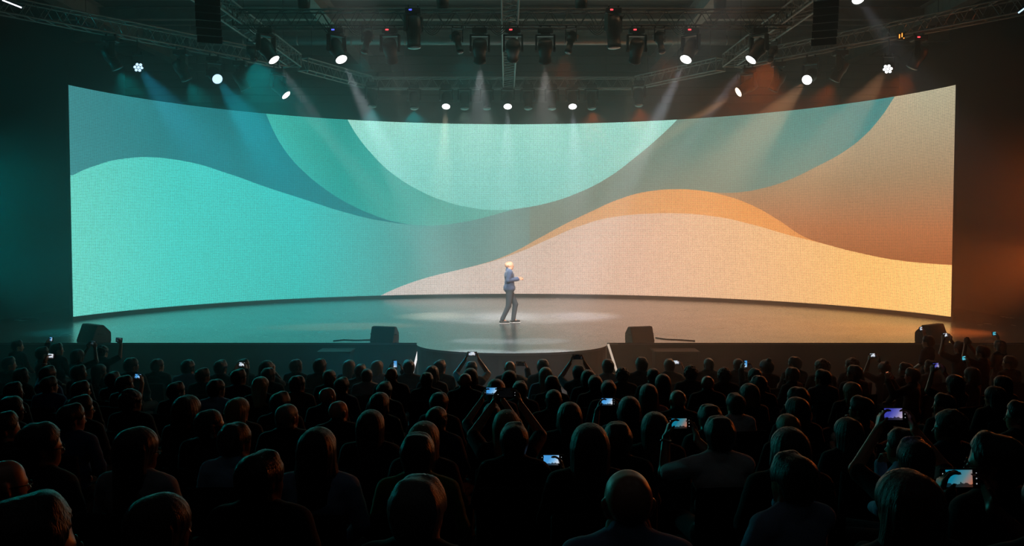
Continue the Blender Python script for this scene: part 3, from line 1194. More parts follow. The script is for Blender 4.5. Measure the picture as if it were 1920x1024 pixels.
# ------------------------------------------------------------------ figures: smooth blended solids turned into one surface
def axis(spans):
    """[(start, stop, step)...] -> increasing sample positions of varying spacing"""
    out = []
    for a, b_, s in spans:
        n = max(1, int(round((b_ - a) / s)))
        out += [a + (b_ - a) * i / n for i in range(n)]
    out.append(spans[-1][1])
    return np.array(out, dtype=np.float32)


class Field:
    def __init__(s, xs, ys, zs):
        s.ax = (xs, ys, zs)
        s.F = np.full((len(xs), len(ys), len(zs)), 1.0, dtype=np.float32)

    def sub(s, lo, hi):
        sl = []
        for a, l, h in zip(s.ax, lo, hi):
            i = max(0, int(np.searchsorted(a, l)) - 1)
            j = min(len(a), int(np.searchsorted(a, h)) + 2)
            sl.append(slice(i, j))
        P = np.meshgrid(*[a[q] for a, q in zip(s.ax, sl)], indexing='ij', copy=False)
        return tuple(sl), P

    def join(s, sl, d, k):
        f = s.F[sl]
        if k > 0:
            h = np.clip(.5 + .5 * (d - f) / k, 0, 1)
            s.F[sl] = d + (f - d) * (1 - h) - k * h * (1 - h) if False else (d * (1 - h) + f * h - k * h * (1 - h))
        else:
            s.F[sl] = np.minimum(f, d)

    def cone(s, a, b_, ra, rb, k=.02):
        m_ = max(ra, rb) + k + .02
        lo = [min(p, q) - m_ for p, q in zip(a, b_)]
        hi = [max(p, q) + m_ for p, q in zip(a, b_)]
        sl, (X, Y, Z) = s.sub(lo, hi)
        if X.size == 0:
            return
        ab = [q - p for p, q in zip(a, b_)]
        l2 = sum(v * v for v in ab) + 1e-9
        px, py, pz = X - a[0], Y - a[1], Z - a[2]
        t = np.clip((px * ab[0] + py * ab[1] + pz * ab[2]) / l2, 0, 1)
        d = np.sqrt((px - t * ab[0]) ** 2 + (py - t * ab[1]) ** 2 + (pz - t * ab[2]) ** 2) - (ra + (rb - ra) * t)
        s.join(sl, d, k)

    def ell_d(s, c, r, rx=0.0, pad=.05):
        m_ = max(r) + pad
        sl, (X, Y, Z) = s.sub([v - m_ for v in c], [v + m_ for v in c])
        px, py, pz = X - c[0], Y - c[1], Z - c[2]
        if rx:
            cs, sn = math.cos(rx), math.sin(rx)
            py, pz = py * cs + pz * sn, -py * sn + pz * cs
        k0 = np.sqrt((px / r[0]) ** 2 + (py / r[1]) ** 2 + (pz / r[2]) ** 2) + 1e-6
        k1 = np.sqrt((px / r[0] ** 2) ** 2 + (py / r[1] ** 2) ** 2 + (pz / r[2] ** 2) ** 2) + 1e-6
        return sl, k0 * (k0 - 1) / k1, (X, Y, Z)

    def ell(s, c, r, k=.02, rx=0.0):
        sl, d, _ = s.ell_d(c, r, rx, .03 + k)
        s.join(sl, d, k)

    def cut(s, c, r, k=.01, rx=0.0):
        sl, d, _ = s.ell_d(c, r, rx, .03 + k)
        f = s.F[sl]
        h = np.clip(.5 - .5 * (f + d) / k, 0, 1)
        s.F[sl] = f * (1 - h) + (-d) * h + k * h * (1 - h)

    def mesh(s, name):
        F = s.F
        nx, ny, nz = F.shape
        S = F < 0
        acc = np.zeros((nx - 1, ny - 1, nz - 1, 3), dtype=np.float32)
        cnt = np.zeros((nx - 1, ny - 1, nz - 1), dtype=np.float32)
        quads = []
        act = None
        # only cells near a sign change
        for axn in range(3):
            o = [0, 0, 0]
            o[axn] = 1
            A = S[:nx - o[0], :ny - o[1], :nz - o[2]]
            B = S[o[0]:, o[1]:, o[2]:]
            I = np.argwhere(A != B)
            if len(I) == 0:
                continue
            J = I + np.array(o)
            fa = F[I[:, 0], I[:, 1], I[:, 2]]
            fb = F[J[:, 0], J[:, 1], J[:, 2]]
            t = fa / (fa - fb)
            P = np.stack([s.ax[q][I[:, q]] + t * (s.ax[q][J[:, q]] - s.ax[q][I[:, q]]) for q in range(3)], 1)
            u, v = [q for q in range(3) if q != axn]
            for du in (0, -1):
                for dv in (0, -1):
                    K = I.copy()
                    K[:, u] += du
                    K[:, v] += dv
                    ok = (K >= 0).all(1) & (K[:, 0] < nx - 1) & (K[:, 1] < ny - 1) & (K[:, 2] < nz - 1)
                    Kk = K[ok]
                    np.add.at(acc, (Kk[:, 0], Kk[:, 1], Kk[:, 2]), P[ok])
                    np.add.at(cnt, (Kk[:, 0], Kk[:, 1], Kk[:, 2]), 1)
            inner = (I[:, u] > 0) & (I[:, v] > 0) & (I[:, u] < F.shape[u] - 1) & (I[:, v] < F.shape[v] - 1)
            quads.append((axn, u, v, I[inner], S[I[inner][:, 0], I[inner][:, 1], I[inner][:, 2]]))
        act = np.argwhere(cnt > 0)
        idx = np.full(cnt.shape, -1, dtype=np.int64)
        idx[act[:, 0], act[:, 1], act[:, 2]] = np.arange(len(act))
        V_ = acc[act[:, 0], act[:, 1], act[:, 2]] / cnt[act[:, 0], act[:, 1], act[:, 2]][:, None]
        Q = []
        for axn, u, v, I, sg in quads:
            c = []
            for du, dv in ((-1, -1), (0, -1), (0, 0), (-1, 0)):
                K = I.copy()
                K[:, u] += du
                K[:, v] += dv
                c.append(idx[K[:, 0], K[:, 1], K[:, 2]])
            q = np.stack(c, 1)
            flip = sg if axn != 1 else ~sg
            q[~flip] = q[~flip][:, ::-1]
            Q.append(q)
        Q = np.concatenate(Q)
        me = bpy.data.meshes.new(name)
        me.vertices.add(len(V_))
        me.vertices.foreach_set('co', V_.ravel())
        me.loops.add(Q.size)
        me.loops.foreach_set('vertex_index', Q.ravel().astype(np.int32))
        me.polygons.add(len(Q))
        me.polygons.foreach_set('loop_start', np.arange(0, Q.size, 4, dtype=np.int32))
        me.polygons.foreach_set('loop_total', np.full(len(Q), 4, dtype=np.int32))
        me.polygons.foreach_set('use_smooth', np.ones(len(Q), dtype=bool))
        me.update()
        me.validate()
        return me


def rotz_pt(p, a, cy=-.012):
    """turn a head point about the neck"""
    c, s_ = math.cos(a), math.sin(a)
    x, y = p[0], p[1] - cy
    return (x * c - y * s_, x * s_ + y * c + cy, p[2])


def add_head(f, dz, yaw=0.0, ears=True):
    R = lambda x, y, z: rotz_pt((x, y, z + dz), yaw)
    # cranium and face are built from round solids, so turning their centres is enough for the skull
    f.cone(R(0, -.030, 1.238), R(0, .016, 1.243), .081, .079, .0)
    f.cone(R(0, -.045, 1.21), R(0, .02, 1.2), .062, .068, .03)
    f.cone(R(-.022, .035, 1.205), R(.022, .035, 1.205), .056, .056, .02)
    f.cone(R(-.018, .048, 1.16), R(.018, .048, 1.16), .047, .047, .02)
    f.cone(R(-.012, .066, 1.128), R(.012, .066, 1.128), .026, .026, .025)
    f.cone(R(-.03, .082, 1.215), R(.03, .082, 1.215), .017, .017, .015)       # brow
    for s in (-1, 1):
        f.cone(R(s * .052, -.005, 1.135), R(s * .03, .05, 1.12), .022, .022, .03)  # jaw
        f.cone(R(s * .035, .072, 1.178), R(s * .045, .06, 1.17), .018, .018, .015)  # cheek
        if ears:
            f.cone(R(s * .078, -.012, 1.215), R(s * .074, -.004, 1.172), .017, .012, .008)
            f.cone(R(s * .086, -.02, 1.222), R(s * .086, -.022, 1.195), .009, .008, .008)
    for s in (-1, 1):
        f.cut(R(s * .031, .104, 1.197), (.017, .017, .010), .008)
        f.cone(R(s * .031, .081, 1.197), R(s * .031, .0815, 1.197), .011, .011, .0)  # eyeball
    f.cone(R(0, .092, 1.207), R(0, .112, 1.174), .008, .012, .010)             # nose
    f.cone(R(-.009, .102, 1.168), R(.009, .102, 1.168), .008, .008, .006)
    f.cone(R(-.016, .090, 1.147), R(.016, .090, 1.147), .0065, .0065, .006)     # lips
    f.cone(R(-.013, .088, 1.138), R(.013, .088, 1.138), .0065, .0065, .006)


def add_hand(f, w, d, n, side, curl=.6, r=.0085):
    """w wrist, d finger direction, n palm normal (curl direction), side +1 when the thumb points along d x n"""
    w, d, n = Vector(w), Vector(d).normalized(), Vector(n)
    n = (n - d * n.dot(d)).normalized()
    t = d.cross(n) * side
    offs = (.030, .010, -.010, -.028)
    lens = (.072, .080, .075, .058)
    for o, L in zip(offs, lens):
        k = w + d * .088 + t * o
        f.cone(w + d * .012 + t * o * .55, k, .0145, .0115, .012)
        p = k
        ang = curl * .45
        for q, frac in enumerate((.45, .32, .25)):
            dirv = d * math.cos(ang) + n * math.sin(ang)
            e = p + dirv * (L * frac)
            f.cone(p, e, r * (1.05 - .08 * q), r * (.98 - .1 * q), .003)
            p = e
            ang += curl * .75
    p = w + d * .025 + t * .024
    e = p + (d * .6 + t * .7 + n * .25).normalized() * .042
    f.cone(p, e, .0135, .0105, .012)
    e2 = e + (d * .85 + t * .25 + n * .4).normalized() * .034
    f.cone(e, e2, .010, .008, .004)


# arm poses: side -> (elbow, wrist, finger direction, palm normal, curl); phone centre; sleeve
POSE = {
    'lap': dict(arms={-1: ((-.245, .03, .79), (-.13, .24, .645), (.25, .9, -.2), (.1, .1, -1), .5), 1: ((.245, .03, .79), (.12, .25, .65), (-.25, .9, -.2), (-.1, .1, -1), .5)}, sleeve='long'),
    'folded': dict(arms={-1: ((-.235, .08, .80), (.03, .20, .80), (1, .15, .05), (0, -1, .1), .5), 1: ((.235, .08, .80), (-.03, .225, .845), (-1, .1, -.05), (0, -1, .1), .5)}, sleeve='long'),
    'chin': dict(arms={-1: ((-.235, .06, .80), (.02, .20, .74), (1, .2, 0), (0, -.3, -1), .4), 1: ((.20, .20, .87), (.075, .175, 1.055), (-.35, -.45, .8), (-.6, -.6, -.3), 1.1)}, sleeve='long'),
    'phone_up': dict(arms={-1: ((-.275, .20, 1.11), (-.115, .275, 1.335), (.25, .25, .95), (.85, -.1, -.25), .75), 1: ((.275, .20, 1.11), (.115, .275, 1.335), (-.25, .25, .95), (-.85, -.1, -.25), .75)}, phone=(0, .315, 1.43), sleeve='short'),
    'phone_left': dict(arms={-1: ((-.33, .17, .93), (-.29, .285, 1.15), (.30, .2, .93), (.85, -.1, -.2), .8), 1: ((.14, .25, .92), (-.065, .295, 1.12), (-.15, .3, .95), (-.85, -.1, -.2), .7)}, phone=(-.18, .33, 1.235), sleeve='short'),
    'phone_right': dict(arms={1: ((.33, .17, .93), (.29, .285, 1.15), (-.30, .2, .93), (-.85, -.1, -.2), .8), -1: ((-.14, .25, .92), (.065, .295, 1.12), (.15, .3, .95), (.85, -.1, -.2), .7)}, phone=(.18, .33, 1.235), sleeve='short'),
    'arm_right': dict(arms={-1: ((-.245, .03, .79), (-.13, .24, .645), (.25, .9, -.2), (.1, .1, -1), .5), 1: ((.31, .14, 1.12), (.30, .19, 1.36), (-.45, .2, .85), (-.8, .2, -.4), .8)}, phone=(.21, .225, 1.445), sleeve='short'),
    'arm_left': dict(arms={1: ((.245, .03, .79), (.13, .24, .645), (-.25, .9, -.2), (-.1, .1, -1), .5), -1: ((-.31, .14, 1.12), (-.30, .19, 1.36), (.45, .2, .85), (.8, .2, -.4), .8)}, phone=(-.21, .225, 1.445), sleeve='short'),
    'phone_low': dict(arms={-1: ((-.245, .03, .79), (-.13, .24, .645), (.25, .9, -.2), (.1, .1, -1), .5), 1: ((.31, .05, .80), (.36, .22, .94), (-.30, .2, .93), (-.85, -.1, -.2), .8)}, phone=(.275, .265, 1.025), sleeve='long'),
    'clap': dict(arms={-1: ((-.29, .20, 1.10), (-.075, .27, 1.33), (.35, .1, .93), (1, 0, -.2), .25), 1: ((.29, .20, 1.10), (.075, .27, 1.33), (-.35, .1, .93), (-1, 0, -.2), .25)}, sleeve='short'),
}


def dz_pt(p, dz):
    return (p[0], p[1], p[2] + dz)


def legs_of(mode):
    if mode == 'sit':
        return {s: ((s * .085, .01, .53), (s * .12, .43, .515), (s * .115, .42, .09), (s * .125, .54, .035)) for s in (-1, 1)}
    if mode == 'stand':
        return {s: ((s * .085, 0, .93), (s * .10, .02, .50), (s * .10, -.02, .09), (s * .12, .12, .035)) for s in (-1, 1)}
    # mid-stride
    return {1: ((.085, 0, .92), (.09, -.03, .49), (.085, -.185, .115), (.10, -.05, .035)), -1: ((-.085, 0, .92), (-.09, .165, .52), (-.085, .11, .095), (-.10, .25, .035))}


def torso(f, dz, g_):
    """trunk and shoulders, g_ = extra thickness of clothing"""
    f.ell((0, .0, .56 + dz), (.172 + g_, .125 + g_, .12 + g_), .04)
    f.ell((0, .0, .74 + dz), (.152 + g_, .108 + g_, .17), .05)
    f.ell((0, -.005, .93 + dz), (.172 + g_, .112 + g_, .15), .05)
    f.cone((-.135, -.008, 1.02 + dz), (.135, -.008, 1.02 + dz), .058 + g_, .058 + g_, .05)
    for s in (-1, 1):
        f.cone((s * .155, -.008, 1.025 + dz), (s * .035, -.014, 1.085 + dz), .042 + g_, .05 + g_ * .6, .03)


def arms(f, pose, dz, g_, sleeve=None, hands=True, k=.02):
    for s, (e, w, d, n, curl) in pose['arms'].items():
        sh = (s * .178, -.005, 1.015 + dz)
        e, w = dz_pt(e, dz), dz_pt(w, dz)
        if sleeve == 'short':
            mid = tuple(a + (b_ - a) * .86 for a, b_ in zip(sh, e))
            f.cone(sh, mid, .056 + g_, .048 + g_, .03)
            continue
        f.cone(sh, e, .056 + g_, .042 + g_, .03)
        if sleeve == 'long':
            w2 = tuple(a + (b_ - a) * .95 for a, b_ in zip(e, w))
            f.cone(e, w2, .043 + g_, .033 + g_, .015)
        else:
            f.cone(e, w, .042 + g_, .028 + g_, .015)
            if hands:
                t0 = Vector(d).cross(Vector(n))
                add_hand(f, w, d, n, 1 if t0.z - t0.y >= 0 else -1, curl)


def grid_for(pose, mode, fine=True):
    dz = 0.0 if mode == 'sit' else .40
    ph = pose.get('phone')
    xm = .40
    fx = .31 if ph else .15
    ytop = .66 if mode == 'sit' else .50
    zt = (1.56 if ph or 'clap' in str(pose.get('tag')) else 1.345) + dz
    st = .0068 if fine else .012
    xs = axis([(-xm, -fx, .014), (-fx, fx, st), (fx, xm, .014)])
    ys = axis([(-.30, -.13, .012), (-.13, .40, .0075 if fine else .012), (.40, ytop, .014)])
    zs = axis([(-.01, .98 + dz, .015), (.98 + dz, zt, st)])
    return Field(xs, ys, zs), dz


CACHE = {}


def body_mesh(pn, mode='sit', yaw=0.0):
    key = ('body', pn, mode, round(yaw, 2))
    if key in CACHE:
        return CACHE[key]
    pose = dict(POSE[pn], tag=pn)
    f, dz = grid_for(pose, mode)
    torso(f, dz, 0.0)
    f.cone((0, -.022, 1.06 + dz), rotz_pt((0, -.006, 1.17 + dz), yaw), .060, .056, .035)
    add_head(f, dz, yaw)
    arms(f, pose, dz, 0.0)
    for s, (h, k_, a, t) in legs_of(mode).items():
        f.cone(h, k_, .085, .058, .04)
        f.cone(k_, a, .056, .034, .02)
        f.cone(a, t, .026, .020, .02)
    me = f.mesh('body')
    CACHE[key] = me
    return me


def top_mesh(pn, mode='sit', style='shirt'):
    """shirt or jacket around trunk and arms; 'tee' leaves the collar off"""
    key = ('top', pn, mode, style)
    if key in CACHE:
        return CACHE[key]
    pose = dict(POSE[pn], tag=pn)
    f, dz = grid_for(dict(pose, phone=pose.get('phone')), mode, fine=False)
    g_ = .016 if style == 'jacket' else .011
    torso(f, dz, g_)
    slv = 'long' if style == 'jacket' else pose['sleeve']
    arms(f, pose, dz, g_, slv, False)
    if style != 'tee':
        f.cone((0, -.022, 1.085 + dz), (0, -.016, 1.128 + dz), .074, .069, .012)
    else:
        f.cone((0, -.022, 1.07 + dz), (0, -.018, 1.095 + dz), .074, .070, .02)
    if style == 'jacket':
        f.ell((0, 0, .60 + dz), (.19, .145, .13), .04)
    # fabric folds
    X, Y, Z = np.meshgrid(*f.ax, indexing='ij', copy=False)
    near = np.abs(f.F) < .05
    xx, yy, zz = X[near], Y[near], Z[near]
    f.F[near] += .0022 * np.sin(zz * 70 + np.sin(xx * 23) * 2 + yy * 18) * np.sin(xx * 31 + zz * 17 + yy * 9)
    me = f.mesh('top')
    CACHE[key] = me
    return me


def legs_mesh(mode):
    key = ('legs', mode)
    if key in CACHE:
        return CACHE[key]
    dz = 0.0 if mode == 'sit' else .40
    f = Field(axis([(-.32, .32, .012)]), axis([(-.32, .62, .012)]), axis([(0.04, .72 + dz, .012)]))
    f.ell((0, 0, .56 + dz), (.183, .137, .125), .04)
    for s, (h, k_, a, t) in legs_of(mode).items():
        f.cone(h, k_, .097, .070, .04)
        f.cone(k_, (a[0], a[1], a[2] + .005), .068, .057, .02)
    me = f.mesh('trousers')
    CACHE[key] = me
    return me


def shoe_mesh(mode, s):
    key = ('shoe', mode, s)
    if key in CACHE:
        return CACHE[key]
    h, k_, a, t = legs_of(mode)[s]
    f = Field(axis([(t[0] - .08, t[0] + .08, .009)]), axis([(a[1] - .12, t[1] + .12, .009)]), axis([(-.004, a[2] + .08, .009)]))
    hl = (a[0], a[1] - .035, .042)
    f.cone(hl, (t[0], t[1], .036), .042, .038, .02)
    f.cone((a[0], a[1], a[2] - .01), hl, .046, .042, .02)
    # flat sole
    X, Y, Z = np.meshgrid(*f.ax, indexing='ij', copy=False)
    f.F[:] = np.maximum(f.F, .004 - Z)
    me = f.mesh('shoe')
    CACHE[key] = me
    return me


# ---- hair, in the frame of an unturned seated head (turned by its own rotation)
def hair_mesh(style):
    key = ('hair', style)
    if key in CACHE:
        return CACHE[key]
    long_ = style in ('long', 'longwave', 'pony')
    f = Field(axis([(-.17, .17, .0065)]), axis([(-.21, .14, .0065)]), axis([((.84 if long_ else .98), 1.40, .0065)]))
    cap = .012 if style == 'buzz' else (.020 if style in ('short', 'crop') else .024)
    g_ = cap if style != 'buzz' else .006
    f.cone((0, -.034, 1.240), (0, .010, 1.247), .081 + g_, .079 + g_, .0)
    f.cone((0, -.05, 1.20), (0, -.02, 1.19), .064 + g_, .070 + g_, .02)
    f.cone((-.02, -.045, 1.16), (.02, -.045, 1.16), .055, .055, .02)
    if style == 'short':
        f.cone((-.03, .045, 1.315), (.035, .04, 1.325), .028, .024, .03)     # quiff
    if style == 'crop':
        f.cone((-.035, .03, 1.312), (.035, .03, 1.312), .026, .026, .03)
        f.cone((-.04, -.04, 1.312), (.04, -.04, 1.312), .024, .024, .03)
    if style == 'curly':
        rr = random.Random(5)
        for _ in range(70):
            a, b_ = rr.uniform(-PI, PI), rr.uniform(-.45, 1.45)
            c = (math.cos(a) * math.cos(b_) * .092, -.022 + math.sin(a) * math.cos(b_) * .105, 1.235 + math.sin(b_) * .10)
            if c[1] > .055 and c[2] < 1.27:
                continue
            f.cone(c, (c[0], c[1], c[2] + .002), .026, .026, .006)
    if style in ('bob', 'long', 'longwave'):
        zb = {'bob': 1.115, 'long': .92, 'longwave': .95}[style]
        w = {'bob': .088, 'long': .082, 'longwave': .098}[style]
        for s in (-1, 1):
            f.cone((s * .072, -.02, 1.22), (s * w, -.032, zb + .03), .036, .034 if style != 'longwave' else .046, .025)
            f.cone((s * .045, -.065, 1.20), (s * .05, -.088, zb), .054, .042, .03)
            if style == 'long' and s > 0:
                f.cone((s * .082, -.05, .99), (s * .135, -.035, .955), .026, .016, .02)
        f.cone((0, -.075, 1.20), (0, -.098, zb - .01), .058, .045, .03)
    if style == 'pony':
        f.cone((0, -.10, 1.27), (0, -.135, 1.20), .026, .032, .02)
        f.cone((0, -.135, 1.20), (0, -.13, .97), .034, .018, .02)
    if style == 'bun':
        f.cone((0, -.07, 1.335), (0, -.075, 1.345), .042, .040, .012)
    # uncover the face
    if style in ('short', 'crop', 'buzz', 'curly', 'bun', 'pony'):
        f.cut((0, .105, 1.165), (.10, .080, .125), .012)
        for s in (-1, 1):
            f.cut((s * .088, .018, 1.165), (.034, .045, .055), .01)           # round the ears
        f.cut((0, .0, 1.07), (.14, .15, .072), .012)
    else:
        f.cut((0, .115, 1.15), (.078, .095, .125), .012)
    # strands
    X, Y, Z = np.meshgrid(*f.ax, indexing='ij', copy=False)
    near = np.abs(f.F) < .03
    xx, yy, zz = X[near], Y[near], Z[near]
    an = np.arctan2(xx, -(yy + .02))
    if long_ or style == 'bob':
        f.F[near] += .0013 * np.sin(an * 23 + np.sin(zz * 14) * 1.6) + .0011 * np.sin(an * 51 + np.sin(zz * 31 + xx * 20) * 1.3)
    else:
        f.F[near] += .0020 * np.sin(an * 31 + zz * 60) * np.sin(zz * 75 + xx * 60)
    me = f.mesh('hair')
    CACHE[key] = me
    return me


def strand_mat(name, col, rough=.33):
    m_ = mat(name, col, rough, scale=26, var=.5, bump=.55, spec=.6, stretch=(9, 9, .7), sheen=.15)
    return m_


HAIR = {'black': strand_mat('hair_black', (20, 17, 16)), 'brown': strand_mat('hair_brown', (48, 33, 23)), 'auburn': strand_mat('hair_auburn', (82, 44, 24)),
        'fair': strand_mat('hair_fair', (150, 118, 78)), 'grey': strand_mat('hair_grey', (120, 116, 110))}
SKIN = [mat('skin_%d' % i, c, .36, scale=25, var=.08, spec=.6, bump=.05) for i, c in enumerate(((196, 142, 112), (165, 112, 84), (112, 72, 52)))]
CLOTH = {k: mat('cloth_' + k.replace(' ', '_'), c, .85, scale=120, var=.2, bump=.25, sheen=.1, spec=.3) for k, c in
         {'black': (16, 16, 18), 'dark': (30, 31, 34), 'navy': (30, 38, 62), 'denim blue': (60, 86, 126), 'light blue': (146, 172, 204), 'white': (232, 235, 238),
          'grey': (92, 96, 102), 'brown': (84, 60, 44), 'green': (92, 120, 44), 'pink': (168, 104, 110), 'burgundy': (84, 32, 40), 'pale grey': (160, 164, 168)}.items()}
TROUSER = mat('cloth_trousers', (18, 18, 22), .9, scale=100, bump=.2)
SHOE = mat('shoe_leather', (14, 13, 13), .4, scale=40)
M['glasses'] = mat('glasses_frame', (24, 24, 26), .25, .5, scale=30)

bm = bmesh.new()
for s in (-1, 1):
    pts = [(s * .034 + .026 * math.cos(a * PI / 6), .112, 1.197 + .020 * math.sin(a * PI / 6)) for a in range(13)]
    tube_path(bm, pts, .0022, 5)
    tube_path(bm, [(s * .060, .112, 1.203), (s * .083, .06, 1.206), (s * .090, -.005, 1.208), (s * .088, -.03, 1.19)], .0022, 5)
tube_path(bm, [(-.009, .114, 1.203), (0, .117, 1.206), (.009, .114, 1.203)], .0022, 5)
GLASSES = bm_mesh('glasses', bm, True)
GLASSES.materials.append(M['glasses'])
bm = bmesh.new()
lathe(bm, [(.038, -.006), (.041, -.004), (.041, .004), (.038, .006)], 16)
WATCH = bm_mesh('bracelet', bm, True)
WATCH.materials.append(mat('bracelet_metal', (190, 195, 200), .25, .9))

MCOPY = {}


def with_mat(me, m_):
    """the same shape in another material, shared between all who use it"""
    key = (me.name, m_.name)
    if key not in MCOPY:
        if len(me.materials) == 0:
            me.materials.append(m_)
            MCOPY[key] = me
        elif me.materials[0] == m_:
            MCOPY[key] = me
        else:
            c = me.copy()
            c.materials.clear()
            c.materials.append(m_)
            MCOPY[key] = c
    return MCOPY[key]


def person(loc, yaw, scale, label, pose='lap', mode='sit', head=0.0, hair='short', hcol='black', cloth='dark', style='shirt', skin=0, glasses=False, group=None, bracelet=False):
    t = thing('person', label, 'person', loc, yaw, group)
    t.scale = (scale, scale, scale)
    dz = 0.0 if mode == 'sit' else .40
    obj('body', with_mat(body_mesh(pose, mode, head), SKIN[skin]), None, t)
    obj({'jacket': 'jacket', 'shirt': 'shirt', 'tee': 'shirt'}[style], with_mat(top_mesh(pose, mode, style), CLOTH[cloth]), None, t)
    obj('trousers', with_mat(legs_mesh(mode), TROUSER), None, t)
    for s in (-1, 1):
        obj('shoe', with_mat(shoe_mesh(mode, s), SHOE), None, t)
    # hair and glasses turn about the neck with the head
    hx = Vector(rotz_pt((0, 0, 0), head))
    if hair != 'bald':
        obj('hair', with_mat(hair_mesh(hair), HAIR[hcol]), None, t, (hx.x, hx.y, dz), (0, 0, head))
    if glasses:
        obj('glasses', GLASSES, None, t, (hx.x, hx.y, dz), (0, 0, head))
    if bracelet:
        for s, (e, w, d, n, c) in POSE[pose]['arms'].items():
            if w[2] > 1.0:
                v = Vector(w) - Vector(e)
                obj('bracelet', WATCH, None, t, Vector(w) - v * .12 + Vector((0, 0, dz)), v.to_track_quat('Z', 'Y'))
                break
    return t


# ---- phones
def screen_mat(name, c1, c2, c3, strength):
    m_ = bpy.data.materials.new(name)
    m_.use_nodes = True
    nt_ = m_.node_tree
    nt_.nodes.remove(nt_.nodes['Principled BSDF'])
    q = NT(nt_)
    tc_ = nt_.nodes.new('ShaderNodeTexCoord')
    x, y, z = q.sep(tc_.outputs['Generated'])
    nz = nt_.nodes.new('ShaderNodeTexNoise')
    nz.inputs['Scale'].default_value = 6
    nt_.links.new(tc_.outputs['Generated'], nz.inputs['Vector'])
    dg = q.m('ADD', q.m('MULTIPLY', x, .8), q.m('MULTIPLY', z, -.35))
    c_ = q.ramp(q.m('ADD', dg, .2), [(.25, c1), (.55, c2), (.95, c3)])
    hgt = q.m('MULTIPLY_ADD', nz.outputs['Fac'], .55, -.06)
    sil = q.m('LESS_THAN', z, hgt)
    c_ = q.mix(q.m('MULTIPLY', sil, .92), c_, (.004, .004, .005, 1))
    e_ = nt_.nodes.new('ShaderNodeEmission')
    nt_.links.new(c_, e_.inputs[0])
    e_.inputs[1].default_value = strength
    nt_.links.new(e_.outputs[0], nt_.nodes['Material Output'].inputs[0])
    return m_


PH_SCR = {'blue': screen_mat('phone_blue', (70, 150, 215), (120, 180, 225), (225, 225, 230), 1.0),
          'teal and orange': screen_mat('phone_teal', (20, 130, 160), (90, 140, 150), (205, 120, 85), .75),
          'white': screen_mat('phone_white', (190, 205, 220), (225, 230, 235), (190, 190, 205), 1.0),
          'orange': screen_mat('phone_orange', (225, 120, 80), (235, 160, 120), (200, 90, 60), .9),
          'teal': screen_mat('phone_cyan', (60, 190, 215), (120, 210, 225), (60, 160, 190), .9),
          'violet': screen_mat('phone_violet', (70, 75, 190), (120, 120, 205), (225, 205, 220), .7),
          'dim': screen_mat('phone_dim', (40, 70, 80), (95, 100, 105), (100, 60, 50), .5),
          'dark': screen_mat('phone_dark', (8, 10, 12), (12, 13, 14), (8, 9, 10), .5)}
PH_BODY = box_mesh('case', (0, 0, 0), (.158, .009, .078), .004)
PH_BODY.materials.append(mat('phone_case', (10, 10, 11), .3))
PH_PANE = box_mesh('screen', (0, 0, 0), (.104, .001, .066))
PH_EDGE = box_mesh('glass', (0, 0, 0), (.150, .0008, .070))
PH_EDGE.materials.append(mat('phone_glass', (6, 6, 7), .08))
PH_DOT = box_mesh('button_icon', (0, 0, 0), (.0045, .0008, .0045))
PH_DOT.materials.append(emat('phone_icon', (210, 215, 220), .5))
PH_LENS = disc_mesh(.006, 'camera_lens')
PH_LENS.materials.append(M['lens_dim'])


def phone(world_p, yaw, label, kind, scale=1.0, tilt=0.0, portrait=False):
    t = thing('phone', label, 'phone', world_p, yaw, 'lit phones held up in the audience')
    t.rotation_euler = (tilt, PI / 2 if portrait else 0, yaw)
    t.scale = (scale,) * 3
    obj('case', PH_BODY, None, t)
    obj('glass', PH_EDGE, None, t, (0, -.0047, 0))
    obj('screen', with_mat(PH_PANE, PH_SCR[kind]), None, t, (-.006, -.0056, 0))
    for dx, dz_ in ((.062, .02), (.062, 0), (.062, -.02), (-.068, .018), (-.068, -.014)):
        obj('button_icon', PH_DOT, None, t, (dx, -.0054, dz_))
    obj('camera_lens', PH_LENS, None, t, (-.06, .0046, .022), (-PI / 2, 0, 0))
    return t


# ---- chairs
def chair_meshes():
    bm = bmesh.new()
    bx(bm, (0, .03, .425), (.46, .46, .07), None, .025)
    seat = bm_mesh('seat', bm)
    bm = bmesh.new()
    n = 6
    for j in range(n):
        z0, z1 = .50 + .40 * j / n, .50 + .40 * (j + 1) / n
    bx(bm, (0, -.235, .70), (.45, .045, .42), Matrix.Rotation(math.radians(6), 3, 'X'), .02)
    back = bm_mesh('backrest', bm)
    out = [('seat', seat, M['fabric_seat']), ('backrest', back, M['fabric_seat'])]
    for sx in (-1, 1):
        for y0, y1, z1 in ((.22, .24, .40), (-.20, -.26, .60)):
            bm = bmesh.new()
            tube_path(bm, [(sx * .21, y1, 0), (sx * .21, y0, .39), (sx * .21, y0 - (.02 if z1 > .5 else 0), z1)], .012, 6)
            out.append(('leg', bm_mesh('leg', bm, True), M['seat_leg']))
    for _, me_, m_ in out:
        me_.materials.append(m_)
    return out


CHAIR = chair_meshes()


def chair(loc, yaw, wh):
    t = thing('auditorium_chair', 'black padded chair under the person %s' % wh, 'chair', loc, yaw, 'black chairs in the audience rows')
    for n, me_, m_ in CHAIR:
        obj(n, me_, None, t)
    return t

